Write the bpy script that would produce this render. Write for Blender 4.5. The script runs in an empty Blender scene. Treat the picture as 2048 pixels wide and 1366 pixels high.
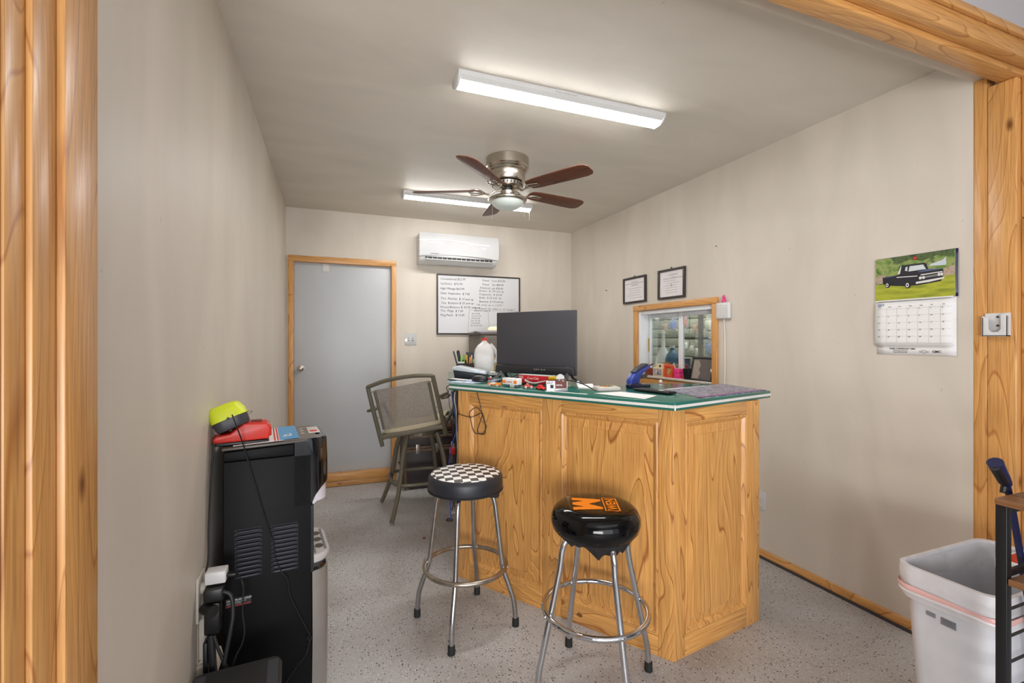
import bpy, bmesh, math, random
from mathutils import Vector, Matrix, noise
random.seed(7)
PI = math.pi
R = math.radians
# ------------------------------------------------------------------ camera
FPX, PCX, PCY, EYE, YAW = 938.0, 1024.0, 681.0, 1.42, R(21.2)
cd = bpy.data.cameras.new('camera')
cam = bpy.data.objects.new('camera', cd)
bpy.context.scene.collection.objects.link(cam)
cam.location = (0, 0, EYE)
cam.rotation_euler = (R(90), 0, -YAW)
cd.sensor_width = 36; cd.lens = 36 * FPX / 2048; cd.shift_y = -2 / 2048
cd.clip_start = 0.05
bpy.context.scene.camera = cam
# ------------------------------------------------------------------ world, lights, exposure
W = bpy.data.worlds.new('world'); bpy.context.scene.world = W; W.use_nodes = True
W.node_tree.nodes['Background'].inputs[0].default_value = (0.80, 0.88, 1.0, 1)
W.node_tree.nodes['Background'].inputs[1].default_value = 1.0
def area(name, loc, rot, sx, sy, energy, col=(1, 1, 1)):
    l = bpy.data.lights.new(name, 'AREA'); l.shape = 'RECTANGLE'; l.size = sx; l.size_y = sy
    l.energy = energy; l.color = col
    o = bpy.data.objects.new(name, l); bpy.context.scene.collection.objects.link(o)
    o.location = loc; o.rotation_euler = rot
    return o
area('daylight_from_shop_door', (0.4, -3.9, 1.4), (R(90), 0, R(-12)), 3.6, 2.4, 50, (0.97, 0.98, 1.0))
area('unseen_shop_light', (1.2, -1.2, 2.94), (0, 0, 0), 3.2, 1.2, 12, (1, 0.98, 0.95))  # unseen area light below the shop ceiling, no fixture modelled
area('added_fill_light', (-0.62, -1.9, 1.0), (R(112), 0, R(-22)), 1.5, 1.1, 88, (1, 1, 1))  # fill light added behind the camera to even out the room
area('added_store_light', (3.55, 3.6, 2.7), (0, R(15), 0), 1.0, 2.4, 150, (1, 1, 0.97))  # lamp added above the store room so the goods behind the glass show
vs = bpy.context.scene.view_settings
vs.view_transform = 'Standard'; vs.look = 'None'; vs.gamma = 1; vs.use_curve_mapping = False
vs.exposure = 0.24
LED = 52.0
# ------------------------------------------------------------------ helpers
COL = bpy.context.scene.collection
def lin(c):
    return tuple(((v / 255) / 12.92 if v / 255 <= 0.04045 else ((v / 255 + 0.055) / 1.055) ** 2.4) for v in c) + (1,)
def newmat(name):
    m = bpy.data.materials.new(name); m.use_nodes = True
    nt = m.node_tree; b = nt.nodes['Principled BSDF']
    return m, nt, b
def N(nt, t, **kw):
    n = nt.nodes.new(t)
    for k, v in kw.items():
        if k in n.inputs: n.inputs[k].default_value = v
        else: setattr(n, k, v)
    return n
def mat(name, c, rough=.5, metal=0, var=.06, scale=8, bump=0, bscale=60, coat=0, aniso=0, trans=0, stretch=(1, 1, 1)):
    m, nt, b = newmat(name)
    tc = N(nt, 'ShaderNodeTexCoord'); mp = N(nt, 'ShaderNodeMapping'); mp.inputs['Scale'].default_value = stretch
    nt.links.new(tc.outputs['Object'], mp.inputs[0])
    n = N(nt, 'ShaderNodeTexNoise'); n.inputs['Scale'].default_value = scale; n.inputs['Detail'].default_value = 4
    nt.links.new(mp.outputs[0], n.inputs[0])
    r = N(nt, 'ShaderNodeValToRGB'); a = lin(c)
    r.color_ramp.elements[0].position = .3; r.color_ramp.elements[1].position = .7
    r.color_ramp.elements[0].color = tuple(v * (1 - var) for v in a[:3]) + (1,)
    r.color_ramp.elements[1].color = tuple(min(1, v * (1 + var)) for v in a[:3]) + (1,)
    nt.links.new(n.outputs[0], r.inputs[0]); nt.links.new(r.outputs[0], b.inputs['Base Color'])
    b.inputs['Roughness'].default_value = rough; b.inputs['Metallic'].default_value = metal
    b.inputs['Coat Weight'].default_value = coat; b.inputs['Transmission Weight'].default_value = trans
    b.inputs['Anisotropic'].default_value = aniso
    if bump:
        n2 = N(nt, 'ShaderNodeTexNoise'); n2.inputs['Scale'].default_value = bscale; n2.inputs['Detail'].default_value = 5
        nt.links.new(mp.outputs[0], n2.inputs[0])
        bp = N(nt, 'ShaderNodeBump'); bp.inputs['Strength'].default_value = bump; bp.inputs['Distance'].default_value = .01
        nt.links.new(n2.outputs[0], bp.inputs['Height']); nt.links.new(bp.outputs[0], b.inputs['Normal'])
    return m
def wood(name, light, dark, axis='z', grain=1.0, rough=.32, coat=.25, knots=True, cath=1.0):
    """stretched growth rings along one local axis, plus fine pores and a few knots"""
    m, nt, b = newmat(name); L = nt.links.new
    tc = N(nt, 'ShaderNodeTexCoord'); oi = N(nt, 'ShaderNodeObjectInfo')
    add = N(nt, 'ShaderNodeVectorMath', operation='MULTIPLY_ADD')
    L(oi.outputs['Random'], add.inputs[0]); add.inputs[1].default_value = (3.7, 5.1, 7.3); L(tc.outputs['Object'], add.inputs[2])
    mp = N(nt, 'ShaderNodeMapping')
    s = {'x': (.16, 1, 1), 'y': (1, .16, 1), 'z': (1, 1, .16)}[axis]
    mp.inputs['Scale'].default_value = s; L(add.outputs[0], mp.inputs[0])
    n1 = N(nt, 'ShaderNodeTexNoise'); n1.inputs['Scale'].default_value = 4.2 * grain; n1.inputs['Detail'].default_value = 1.5
    n1.inputs['Distortion'].default_value = .3 * cath
    L(mp.outputs[0], n1.inputs[0])
    mu = N(nt, 'ShaderNodeMath', operation='MULTIPLY'); mu.inputs[1].default_value = 17.0; L(n1.outputs[0], mu.inputs[0])
    fr = N(nt, 'ShaderNodeMath', operation='FRACT'); L(mu.outputs[0], fr.inputs[0])
    r = N(nt, 'ShaderNodeValToRGB'); e = r.color_ramp.elements
    a, d = lin(light), lin(dark)
    mid = tuple(a[i] * .74 + d[i] * .26 for i in range(3)) + (1,)
    e[0].position = 0; e[0].color = a; e[1].position = 1; e[1].color = a
    x = e.new(.5); x.color = mid
    x = e.new(.86); x.color = mid; x = e.new(.93); x.color = d
    L(fr.outputs[0], r.inputs[0])
    # fine pores
    mp2 = N(nt, 'ShaderNodeMapping'); mp2.inputs['Scale'].default_value = {'x': (.03, 1, 1), 'y': (1, .03, 1), 'z': (1, 1, .03)}[axis]
    L(add.outputs[0], mp2.inputs[0])
    n2 = N(nt, 'ShaderNodeTexNoise'); n2.inputs['Scale'].default_value = 190; n2.inputs['Detail'].default_value = 3; L(mp2.outputs[0], n2.inputs[0])
    r2 = N(nt, 'ShaderNodeValToRGB'); r2.color_ramp.elements[0].position = .32; r2.color_ramp.elements[1].position = .55
    r2.color_ramp.elements[0].color = (.74, .70, .66, 1); r2.color_ramp.elements[1].color = (1, 1, 1, 1)
    L(n2.outputs[0], r2.inputs[0])
    mx = N(nt, 'ShaderNodeMixRGB', blend_type='MULTIPLY'); mx.inputs[0].default_value = 1
    L(r.outputs[0], mx.inputs[1]); L(r2.outputs[0], mx.inputs[2])
    out = mx
    if knots:
        mp3 = N(nt, 'ShaderNodeMapping'); mp3.inputs['Scale'].default_value = {'x': (.45, 1, 1), 'y': (1, .45, 1), 'z': (1, 1, .45)}[axis]
        L(add.outputs[0], mp3.inputs[0])
        v = N(nt, 'ShaderNodeTexVoronoi'); v.inputs['Scale'].default_value = 7.5; L(mp3.outputs[0], v.inputs[0])
        r3 = N(nt, 'ShaderNodeValToRGB'); r3.color_ramp.elements[0].position = .03; r3.color_ramp.elements[1].position = .12
        r3.color_ramp.elements[0].color = (.22, .12, .07, 1); r3.color_ramp.elements[1].color = (1, 1, 1, 1)
        L(v.outputs['Distance'], r3.inputs[0])
        mk = N(nt, 'ShaderNodeMixRGB', blend_type='MULTIPLY'); mk.inputs[0].default_value = .9
        L(mx.outputs[0], mk.inputs[1]); L(r3.outputs[0], mk.inputs[2]); out = mk
    L(out.outputs[0], b.inputs['Base Color'])
    b.inputs['Roughness'].default_value = rough; b.inputs['Coat Weight'].default_value = coat; b.inputs['Coat Roughness'].default_value = .25
    bp = N(nt, 'ShaderNodeBump'); bp.inputs['Strength'].default_value = .12; bp.inputs['Distance'].default_value = .002
    L(n2.outputs[0], bp.inputs['Height']); L(bp.outputs[0], b.inputs['Normal'])
    return m
def emat(name, c, s):
    m, nt, b = newmat(name)
    b.inputs['Base Color'].default_value = lin(c); b.inputs['Emission Color'].default_value = lin(c); b.inputs['Emission Strength'].default_value = s
    return m
def pt(px, py, z):
    """where the photograph's sight line through (px,py) meets the level z"""
    a = (px - PCX) / FPX; b = -(py - PCY) / FPX; c, s = math.cos(YAW), math.sin(YAW)
    t = (z - EYE) / b
    return Vector(((a * c + s) * t, (c - a * s) * t, z))
def smooth_path(p, k=6):
    p = [Vector(q) for q in p]; out = []
    for i in range(len(p) - 1):
        a = p[max(i - 1, 0)]; b = p[i]; c = p[i + 1]; d = p[min(i + 2, len(p) - 1)]
        for j in range(k):
            t = j / k
            out.append(.5 * ((2 * b) + (c - a) * t + (2 * a - 5 * b + 4 * c - d) * t * t + (3 * b - a - 3 * c + d) * t ** 3))
    out.append(p[-1]); return out
class MB:
    def __init__(s): s.v = []; s.f = []; s.mi = []; s.cur = 0; s.M = Matrix.Identity(4)
    def add(s, vs, fs):
        o = len(s.v); s.v += [tuple(s.M @ Vector(q)) for q in vs]
        s.f += [tuple(i + o for i in f) for f in fs]; s.mi += [s.cur] * len(fs); return s
    def box(s, x0, x1, y0, y1, z0, z1):
        return s.add([(x0, y0, z0), (x1, y0, z0), (x1, y1, z0), (x0, y1, z0), (x0, y0, z1), (x1, y0, z1), (x1, y1, z1), (x0, y1, z1)],
                     [(0, 3, 2, 1), (4, 5, 6, 7), (0, 1, 5, 4), (1, 2, 6, 5), (2, 3, 7, 6), (3, 0, 4, 7)])
    def prism(s, poly, z0, z1, ax='z'):
        n = len(poly)
        ar = sum(poly[i][0] * poly[(i + 1) % n][1] - poly[(i + 1) % n][0] * poly[i][1] for i in range(n))
        if ar < 0: poly = poly[::-1]
        f3 = {'z': lambda a, b, h: (a, b, h), 'y': lambda a, b, h: (a, h, b), 'x': lambda a, b, h: (h, a, b)}[ax]
        vs = [f3(a, b, z0) for a, b in poly] + [f3(a, b, z1) for a, b in poly]
        fs = [tuple(range(n - 1, -1, -1)), tuple(range(n, 2 * n))] + [(i, (i + 1) % n, n + (i + 1) % n, n + i) for i in range(n)]
        return s.add(vs, fs)
    def cyl(s, x, y, z0, z1, r, n=24, r1=None):
        r1 = r if r1 is None else r1
        vs = [(x + r * math.cos(2 * PI * i / n), y + r * math.sin(2 * PI * i / n), z0) for i in range(n)] + \
             [(x + r1 * math.cos(2 * PI * i / n), y + r1 * math.sin(2 * PI * i / n), z1) for i in range(n)]
        return s.add(vs, [tuple(range(n - 1, -1, -1)), tuple(range(n, 2 * n))] + [(i, (i + 1) % n, n + (i + 1) % n, n + i) for i in range(n)])
    def lathe(s, prof, n=32, x=0, y=0, sx=1, sy=1):
        vs = []; fs = []
        for r, z in prof:
            for i in range(n): vs.append((x + sx * r * math.cos(2 * PI * i / n), y + sy * r * math.sin(2 * PI * i / n), z))
        for k in range(len(prof) - 1):
            for i in range(n):
                j = (i + 1) % n; fs.append((k * n + i, k * n + j, (k + 1) * n + j, (k + 1) * n + i))
        fs.append(tuple(range(n - 1, -1, -1))); m = (len(prof) - 1) * n; fs.append(tuple(m + i for i in range(n)))
        return s.add(vs, fs)
    def tube(s, path, r, n=10, closed=False, r2=None, flat=1.0):
        p = [Vector(q) for q in path]; vs = []; fs = []; m = len(p); up = None
        for i in range(m):
            if closed: t = p[(i + 1) % m] - p[i - 1]
            else: t = p[min(i + 1, m - 1)] - p[max(i - 1, 0)]
            t = t.normalized() if t.length > 1e-9 else Vector((0, 0, 1))
            if up is None:
                up = Vector((0, 0, 1)) if abs(t.z) < .9 else Vector((1, 0, 0))
            a = t.cross(up)
            if a.length < 1e-6: a = t.cross(Vector((0, 1, 0)))
            a.normalize(); b = a.cross(t).normalized(); up = b
            rr = r if r2 is None else r + (r2 - r) * i / (m - 1)
            for k in range(n):
                an = 2 * PI * k / n; vs.append(tuple(p[i] + a * rr * math.cos(an) + b * rr * flat * math.sin(an)))
        for i in range(m if closed else m - 1):
            for k in range(n):
                j = (k + 1) % n; q = (i + 1) % m; fs.append((i * n + k, i * n + j, q * n + j, q * n + k))
        if not closed: fs += [tuple(range(n - 1, -1, -1)), tuple((m - 1) * n + k for k in range(n))]
        return s.add(vs, fs)
    def ring(s, x, y, z, Rr, r, n=40, k=10):
        return s.tube([(x + Rr * math.cos(2 * PI * i / n), y + Rr * math.sin(2 * PI * i / n), z) for i in range(n)], r, k, True)
    def text(s, txt, size, M, ext=.0003, bold=False, shear=0, align='LEFT', sp=1.0):
        cu = bpy.data.curves.new('t', 'FONT'); cu.body = txt; cu.size = size; cu.extrude = ext; cu.align_x = align
        cu.shear = shear; cu.space_character = sp; cu.resolution_u = 2; cu.offset = size * .018 if bold else 0
        ob = bpy.data.objects.new('t', cu); me = bpy.data.meshes.new_from_object(ob)
        mm = s.M; s.M = mm @ M
        s.add([tuple(v.co) for v in me.vertices], [tuple(p.vertices) for p in me.polygons]); s.M = mm
        bpy.data.objects.remove(ob); bpy.data.curves.remove(cu); bpy.data.meshes.remove(me)
        return s
    def build(s, name, mats, parent=None, loc=(0, 0, 0), rz=0, smooth=False, bev=0, seg=2, sharp=35, fix=True):
        me = bpy.data.meshes.new(name); me.from_pydata(s.v, [], s.f)
        if not isinstance(mats, (list, tuple)): mats = [mats]
        for q in mats: me.materials.append(q)
        for i, p in enumerate(me.polygons): p.material_index = s.mi[i]
        bm = bmesh.new(); bm.from_mesh(me)
        if fix: bmesh.ops.recalc_face_normals(bm, faces=bm.faces)
        if bev:
            es = [e for e in bm.edges if len(e.link_faces) == 2 and e.calc_face_angle(0) > R(sharp)]
            bmesh.ops.bevel(bm, geom=es, offset=bev, segments=seg, profile=.5, affect='EDGES', clamp_overlap=True)
        if smooth or bev:
            for f in bm.faces: f.smooth = True
            for e in bm.edges:
                if len(e.link_faces) == 2 and e.calc_face_angle(0) > R(sharp if not bev else 45): e.smooth = False
        bm.to_mesh(me); bm.free()
        o = bpy.data.objects.new(name, me); COL.objects.link(o)
        o.location = loc; o.rotation_euler = (0, 0, rz)
        if parent: o.parent = parent
        return o
def tag(o, label, cat, group=None, kind=None):
    if label: o['label'] = label
    if cat: o['category'] = cat
    if group: o['group'] = group
    if kind: o['kind'] = kind
    return o
def thing(name, label, cat, loc=(0, 0, 0), rz=0, group=None, kind=None):
    o = bpy.data.objects.new(name, None); COL.objects.link(o); o.location = loc; o.rotation_euler = (0, 0, rz)
    o.empty_display_size = .05
    return tag(o, label, cat, group, kind)
def lab(o, t): o['label'] = t; return o
def BX(*a): return MB().box(*a)
def RM(rx=0, ry=0, rz=0, loc=(0, 0, 0)):
    return Matrix.Translation(loc) @ Matrix.Rotation(rz, 4, 'Z') @ Matrix.Rotation(ry, 4, 'Y') @ Matrix.Rotation(rx, 4, 'X')
# ------------------------------------------------------------------ materials
def wallmat(name, c, streak, amt=.10):
    m, nt, b = newmat(name); L = nt.links.new
    g = N(nt, 'ShaderNodeNewGeometry')
    mp = N(nt, 'ShaderNodeMapping'); mp.inputs['Scale'].default_value = streak; L(g.outputs['Position'], mp.inputs[0])
    n = N(nt, 'ShaderNodeTexNoise'); n.inputs['Scale'].default_value = 2.2; n.inputs['Detail'].default_value = 6; n.inputs['Distortion'].default_value = .8
    L(mp.outputs[0], n.inputs[0])
    r = N(nt, 'ShaderNodeValToRGB'); a = lin(c)
    r.color_ramp.elements[0].position = .3; r.color_ramp.elements[1].position = .72
    r.color_ramp.elements[0].color = (a[0] * (1 - amt), a[1] * (1 - amt), a[2] * (1 - amt * 1.1), 1)
    r.color_ramp.elements[1].color = (a[0] * (1 + amt * .5), a[1] * (1 + amt * .5), a[2] * (1 + amt * .6), 1)
    L(n.outputs[0], r.inputs[0])
    # small scuffs
    v = N(nt, 'ShaderNodeTexNoise'); v.inputs['Scale'].default_value = 34; v.inputs['Detail'].default_value = 2; L(g.outputs['Position'], v.inputs[0])
    r2 = N(nt, 'ShaderNodeValToRGB'); r2.color_ramp.elements[0].position = .73; r2.color_ramp.elements[1].position = .79
    r2.color_ramp.elements[0].color = (1, 1, 1, 1); r2.color_ramp.elements[1].color = (.72, .7, .68, 1); L(v.outputs[0], r2.inputs[0])
    mx = N(nt, 'ShaderNodeMixRGB', blend_type='MULTIPLY'); mx.inputs[0].default_value = .6; L(r.outputs[0], mx.inputs[1]); L(r2.outputs[0], mx.inputs[2])
    L(mx.outputs[0], b.inputs['Base Color'])
    rr = N(nt, 'ShaderNodeMapRange'); rr.inputs['To Min'].default_value = .38; rr.inputs['To Max'].default_value = .62; L(n.outputs[0], rr.inputs[0])
    L(rr.outputs[0], b.inputs['Roughness'])
    n2 = N(nt, 'ShaderNodeTexNoise'); n2.inputs['Scale'].default_value = 5; n2.inputs['Detail'].default_value = 8; L(mp.outputs[0], n2.inputs[0])
    bp = N(nt, 'ShaderNodeBump'); bp.inputs['Strength'].default_value = .25; bp.inputs['Distance'].default_value = .006
    L(n2.outputs[0], bp.inputs['Height']); L(bp.outputs[0], b.inputs['Normal'])
    return m
m_wall = wallmat('greige_plaster_paint', (211, 202, 189), (1.2, 1.2, .35), .11)
m_ceil = wallmat('greige_ceiling_paint', (216, 209, 197), (.6, 1.6, 1), .08)
m_white_wall = wallmat('shop_white_paint', (188, 182, 182), (1, 1, 1), .05)
def floormat():
    m, nt, b = newmat('flake_epoxy_concrete'); L = nt.links.new
    g = N(nt, 'ShaderNodeNewGeometry')
    n = N(nt, 'ShaderNodeTexNoise'); n.inputs['Scale'].default_value = 1.5; n.inputs['Detail'].default_value = 7; n.inputs['Distortion'].default_value = .5; L(g.outputs['Position'], n.inputs[0])
    r = N(nt, 'ShaderNodeValToRGB'); e = r.color_ramp.elements
    e[0].position = .33; e[0].color = lin((170, 165, 160)); e[1].position = .66; e[1].color = lin((202, 201, 200)); L(n.outputs[0], r.inputs[0])
    # broom strokes
    mp = N(nt, 'ShaderNodeMapping'); mp.inputs['Rotation'].default_value = (0, 0, R(-28)); mp.inputs['Scale'].default_value = (1, .02, 1); L(g.outputs['Position'], mp.inputs[0])
    nb = N(nt, 'ShaderNodeTexNoise'); nb.inputs['Scale'].default_value = 140; nb.inputs['Detail'].default_value = 3; L(mp.outputs[0], nb.inputs[0])
    fin = N(nt, 'ShaderNodeTexNoise'); fin.inputs['Scale'].default_value = 260; fin.inputs['Detail'].default_value = 3; L(g.outputs['Position'], fin.inputs[0])
    rb = N(nt, 'ShaderNodeValToRGB'); rb.color_ramp.elements[0].position = .3; rb.color_ramp.elements[1].position = .7
    rb.color_ramp.elements[0].color = (.80, .80, .81, 1); rb.color_ramp.elements[1].color = (1.0, 1.0, 1.0, 1); L(fin.outputs[0], rb.inputs[0])
    m1 = N(nt, 'ShaderNodeMixRGB', blend_type='MULTIPLY'); m1.inputs[0].default_value = 1; L(r.outputs[0], m1.inputs[1]); L(rb.outputs[0], m1.inputs[2])
    last = m1
    pres = N(nt, 'ShaderNodeTexNoise'); pres.inputs['Scale'].default_value = 3.0; pres.inputs['Detail'].default_value = 2; L(g.outputs['Position'], pres.inputs[0])
    for i, (sc, th, col, k) in enumerate(((75, .13, (58, 50, 46), .34), (120, .12, (66, 58, 54), .4), (105, .12, (238, 236, 232), .32), (60, .09, (120, 84, 66), .2))):
        v = N(nt, 'ShaderNodeTexVoronoi'); v.inputs['Scale'].default_value = sc
        of = N(nt, 'ShaderNodeVectorMath', operation='ADD'); of.inputs[1].default_value = (i * 3.3, i * 1.7, 0); L(g.outputs['Position'], of.inputs[0]); L(of.outputs[0], v.inputs[0])
        sep = N(nt, 'ShaderNodeSeparateColor'); L(v.outputs['Color'], sep.inputs[0])
        th1 = N(nt, 'ShaderNodeMath', operation='LESS_THAN'); th1.inputs[1].default_value = th * 1.9; L(v.outputs['Distance'], th1.inputs[0])
        mulp = N(nt, 'ShaderNodeMath', operation='MULTIPLY'); L(pres.outputs[0], mulp.inputs[0]); mulp.inputs[1].default_value = k * 2
        th2 = N(nt, 'ShaderNodeMath', operation='LESS_THAN'); L(sep.outputs[0], th2.inputs[0]); L(mulp.outputs[0], th2.inputs[1])
        an = N(nt, 'ShaderNodeMath', operation='MULTIPLY'); L(th1.outputs[0], an.inputs[0]); L(th2.outputs[0], an.inputs[1])
        mx = N(nt, 'ShaderNodeMixRGB'); L(an.outputs[0], mx.inputs[0]); L(last.outputs[0], mx.inputs[1]); mx.inputs[2].default_value = lin(col); last = mx
    L(last.outputs[0], b.inputs['Base Color']); b.inputs['Roughness'].default_value = .55
    bp = N(nt, 'ShaderNodeBump'); bp.inputs['Strength'].default_value = .5; bp.inputs['Distance'].default_value = .004
    L(nb.outputs[0], bp.inputs['Height']); L(bp.outputs[0], b.inputs['Normal'])
    return m
m_floor = floormat()
OAKL, OAKD = (228, 170, 96), (160, 96, 42)
oak = {a: wood('golden_oak_' + a, OAKL, OAKD, a, 1.25, .28, .35, False, 1.4) for a in 'xz'}
PINL, PIND = (222, 166, 98), (184, 120, 60)
pine = {a: wood('honey_pine_' + a, PINL, PIND, a, 1.1, .38, .15, True, .6) for a in 'xyz'}
rustic = wood('rustic_brown_board', (150, 104, 66), (84, 54, 34), 'y', 1.5, .45, 0, True)
walnut = wood('walnut_blade_veneer', (112, 66, 46), (64, 36, 26), 'x', 1.6, .5, 0, False)
m_door = mat('grey_white_door_paint', (190, 193, 196), .42, var=.025, scale=3, bump=.05, bscale=25)
m_white = mat('white_plastic', (214, 214, 213), .35, var=.02)
m_whitegl = mat('gloss_white_plastic', (196, 196, 197), .06, var=.01, coat=.5)
m_vinyl = mat('white_vinyl', (226, 229, 232), .35, var=.02)
m_black = mat('black_plastic', (20, 20, 22), .4, var=.1)
m_blackgl = mat('gloss_black_panel', (10, 11, 14), .09, var=.1, coat=.6)
m_blackpt = mat('black_sheet_metal', (12, 12, 14), .55, var=.15)
m_blackpt.node_tree.nodes['Principled BSDF'].inputs['Specular IOR Level'].default_value = .18
m_dgrey = mat('dark_grey_plastic', (62, 61, 66), .45, var=.04)
m_grey = mat('grey_plastic', (128, 128, 132), .45, var=.04)
m_silver = mat('brushed_silver', (186, 184, 182), .28, .85, var=.04)
m_nickel = mat('brushed_nickel', (196, 188, 176), .24, 1, var=.05, scale=60, stretch=(1, 1, .05), aniso=.5)
m_chrome = mat('chrome', (205, 206, 210), .09, 1, var=.03)
m_chromed = mat('dull_chrome', (176, 176, 178), .22, 1, var=.1, scale=20)
m_rust = mat('worn_chrome_ring', (168, 158, 146), .3, .95, var=.22, scale=26)
m_rubber = mat('black_rubber', (26, 26, 26), .7, var=.2)
m_vinylseat = mat('charcoal_vinyl', (38, 40, 46), .42, var=.1, bump=.1, bscale=180)
m_glossvinyl = mat('gloss_black_vinyl', (7, 7, 8), .09, var=.1, coat=0); m_glossvinyl.node_tree.nodes['Principled BSDF'].inputs['Specular IOR Level'].default_value = .35
m_orange = mat('orange_print', (248, 134, 22), .2, var=.02)
m_green = mat('green_laminate', (38, 104, 92), .2, var=.14, scale=5, coat=.25)
m_stripe = mat('speckled_white_laminate', (226, 226, 220), .4, var=.08, scale=160)
m_red = mat('red_plastic', (206, 44, 30), .38, var=.06)
m_lime = mat('lime_yellow_plastic', (214, 226, 48), .45, var=.05)
m_yellow = mat('yellow_plastic', (238, 196, 40), .4)
m_blue = mat('blue_plastic', (44, 64, 150), .35, var=.06)
m_navy = mat('navy_plastic', (26, 30, 66), .35)
m_sky = mat('sky_blue_print', (70, 160, 218), .3, var=.03)
m_paper = mat('white_paper', (238, 237, 236), .6, var=.015)
m_paperp = mat('certificate_paper', (228, 222, 222), .35, var=.03, scale=6)
m_ink = mat('black_ink', (38, 38, 42), .5, var=.1)
m_inkg = mat('grey_ink', (140, 140, 145), .5)
m_inkb = mat('blue_ink', (70, 100, 170), .5)
m_marker = mat('dry_marker_ink', (52, 50, 54), .5)
m_frame = mat('black_brown_frame', (50, 44, 42), .4, var=.08)
m_board = mat('whiteboard_enamel', (212, 212, 214), .16, var=.012, scale=2, coat=.3)
m_olive = mat('olive_grey_metal', (104, 99, 84), .42, .25, var=.06)
m_tan = mat('tan_seat_cloth', (176, 164, 138), .8, var=.07, scale=90, bump=.2, bscale=300)
m_pink = mat('pink_plastic', (226, 60, 130), .4)
m_clear = mat('clear_tape', (214, 210, 205), .25)
m_brass = mat('brass', (200, 160, 60), .3, .8)
m_beige = mat('beige_ledge_laminate', (206, 198, 188), .4, var=.03)
m_caulk = mat('painted_plug_cover', (196, 188, 176), .5, var=.08)
m_brown = mat('brown_leatherette', (92, 66, 50), .5, var=.15, scale=20)
m_trunk = mat('dark_trunk_vinyl', (44, 34, 34), .5, var=.2, scale=14)
m_trunkb = mat('worn_trunk_binding', (100, 78, 62), .6, var=.35, scale=24)
m_metal = mat('galvanised_metal', (170, 165, 158), .4, .8)
m_cable = mat('black_cable', (24, 24, 26), .5)
m_cableb = mat('blue_cable', (52, 66, 170), .45)
m_cablew = mat('white_cable', (226, 224, 218), .45)
m_led = emat('led_diffuser', (255, 253, 250), LED)
m_globe = mat('frosted_glass', (224, 232, 226), .35, var=.01, coat=.3)
m_green_jug = mat('blue_washer_bottle', (74, 118, 150), .3)
m_slat = mat('sage_slatwall', (176, 180, 160), .6, var=.08)
m_dred = mat('dark_red_brown', (118, 52, 36), .5)
m_cab = mat('weathered_grey_laminate', (112, 104, 96), .55, var=.14, scale=12, stretch=(1, 1, 8))
def glassmat(name, tint, rough=0.0, refl=.12):
    m, nt, b = newmat(name); L = nt.links.new
    tr = N(nt, 'ShaderNodeBsdfTransparent'); tr.inputs[0].default_value = tint
    gl = N(nt, 'ShaderNodeBsdfGlossy'); gl.inputs['Roughness'].default_value = rough
    fr = N(nt, 'ShaderNodeLayerWeight'); fr.inputs['Blend'].default_value = .35
    ma = N(nt, 'ShaderNodeMath', operation='MULTIPLY_ADD'); L(fr.outputs['Fresnel'], ma.inputs[0]); ma.inputs[1].default_value = .8; ma.inputs[2].default_value = refl * .3
    mx = N(nt, 'ShaderNodeMixShader'); L(ma.outputs[0], mx.inputs[0]); L(tr.outputs[0], mx.inputs[1]); L(gl.outputs[0], mx.inputs[2])
    L(mx.outputs[0], nt.nodes['Material Output'].inputs[0]); return m
m_glass = glassmat('window_glass', (.90, .95, .93, 1))
def sheermat():
    m, nt, b = newmat('sheer_liner_plastic'); L = nt.links.new
    b.inputs['Base Color'].default_value = lin((240, 238, 240)); b.inputs['Roughness'].default_value = .3
    tc = N(nt, 'ShaderNodeTexCoord'); n = N(nt, 'ShaderNodeTexNoise'); n.inputs['Scale'].default_value = 14; L(tc.outputs['Object'], n.inputs[0])
    mr = N(nt, 'ShaderNodeMapRange'); mr.inputs['To Min'].default_value = .55; mr.inputs['To Max'].default_value = .85; L(n.outputs[0], mr.inputs[0])
    L(mr.outputs[0], b.inputs['Alpha'])
    bp = N(nt, 'ShaderNodeBump'); bp.inputs['Strength'].default_value = .6; bp.inputs['Distance'].default_value = .01; L(n.outputs[0], bp.inputs['Height']); L(bp.outputs[0], b.inputs['Normal'])
    return m
m_liner = sheermat()
def slingmat():
    m, nt, b = newmat('grey_mesh_sling'); L = nt.links.new
    b.inputs['Base Color'].default_value = lin((128, 120, 110)); b.inputs['Roughness'].default_value = .85
    tc = N(nt, 'ShaderNodeTexCoord'); n = N(nt, 'ShaderNodeTexNoise'); n.inputs['Scale'].default_value = 120; L(tc.outputs['Object'], n.inputs[0])
    r = N(nt, 'ShaderNodeValToRGB'); r.color_ramp.elements[0].color = lin((104, 96, 88)); r.color_ramp.elements[1].color = lin((158, 150, 140)); L(n.outputs[0], r.inputs[0]); L(r.outputs[0], b.inputs['Base Color'])
    b.inputs['Alpha'].default_value = .82
    return m
m_sling = slingmat()
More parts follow.
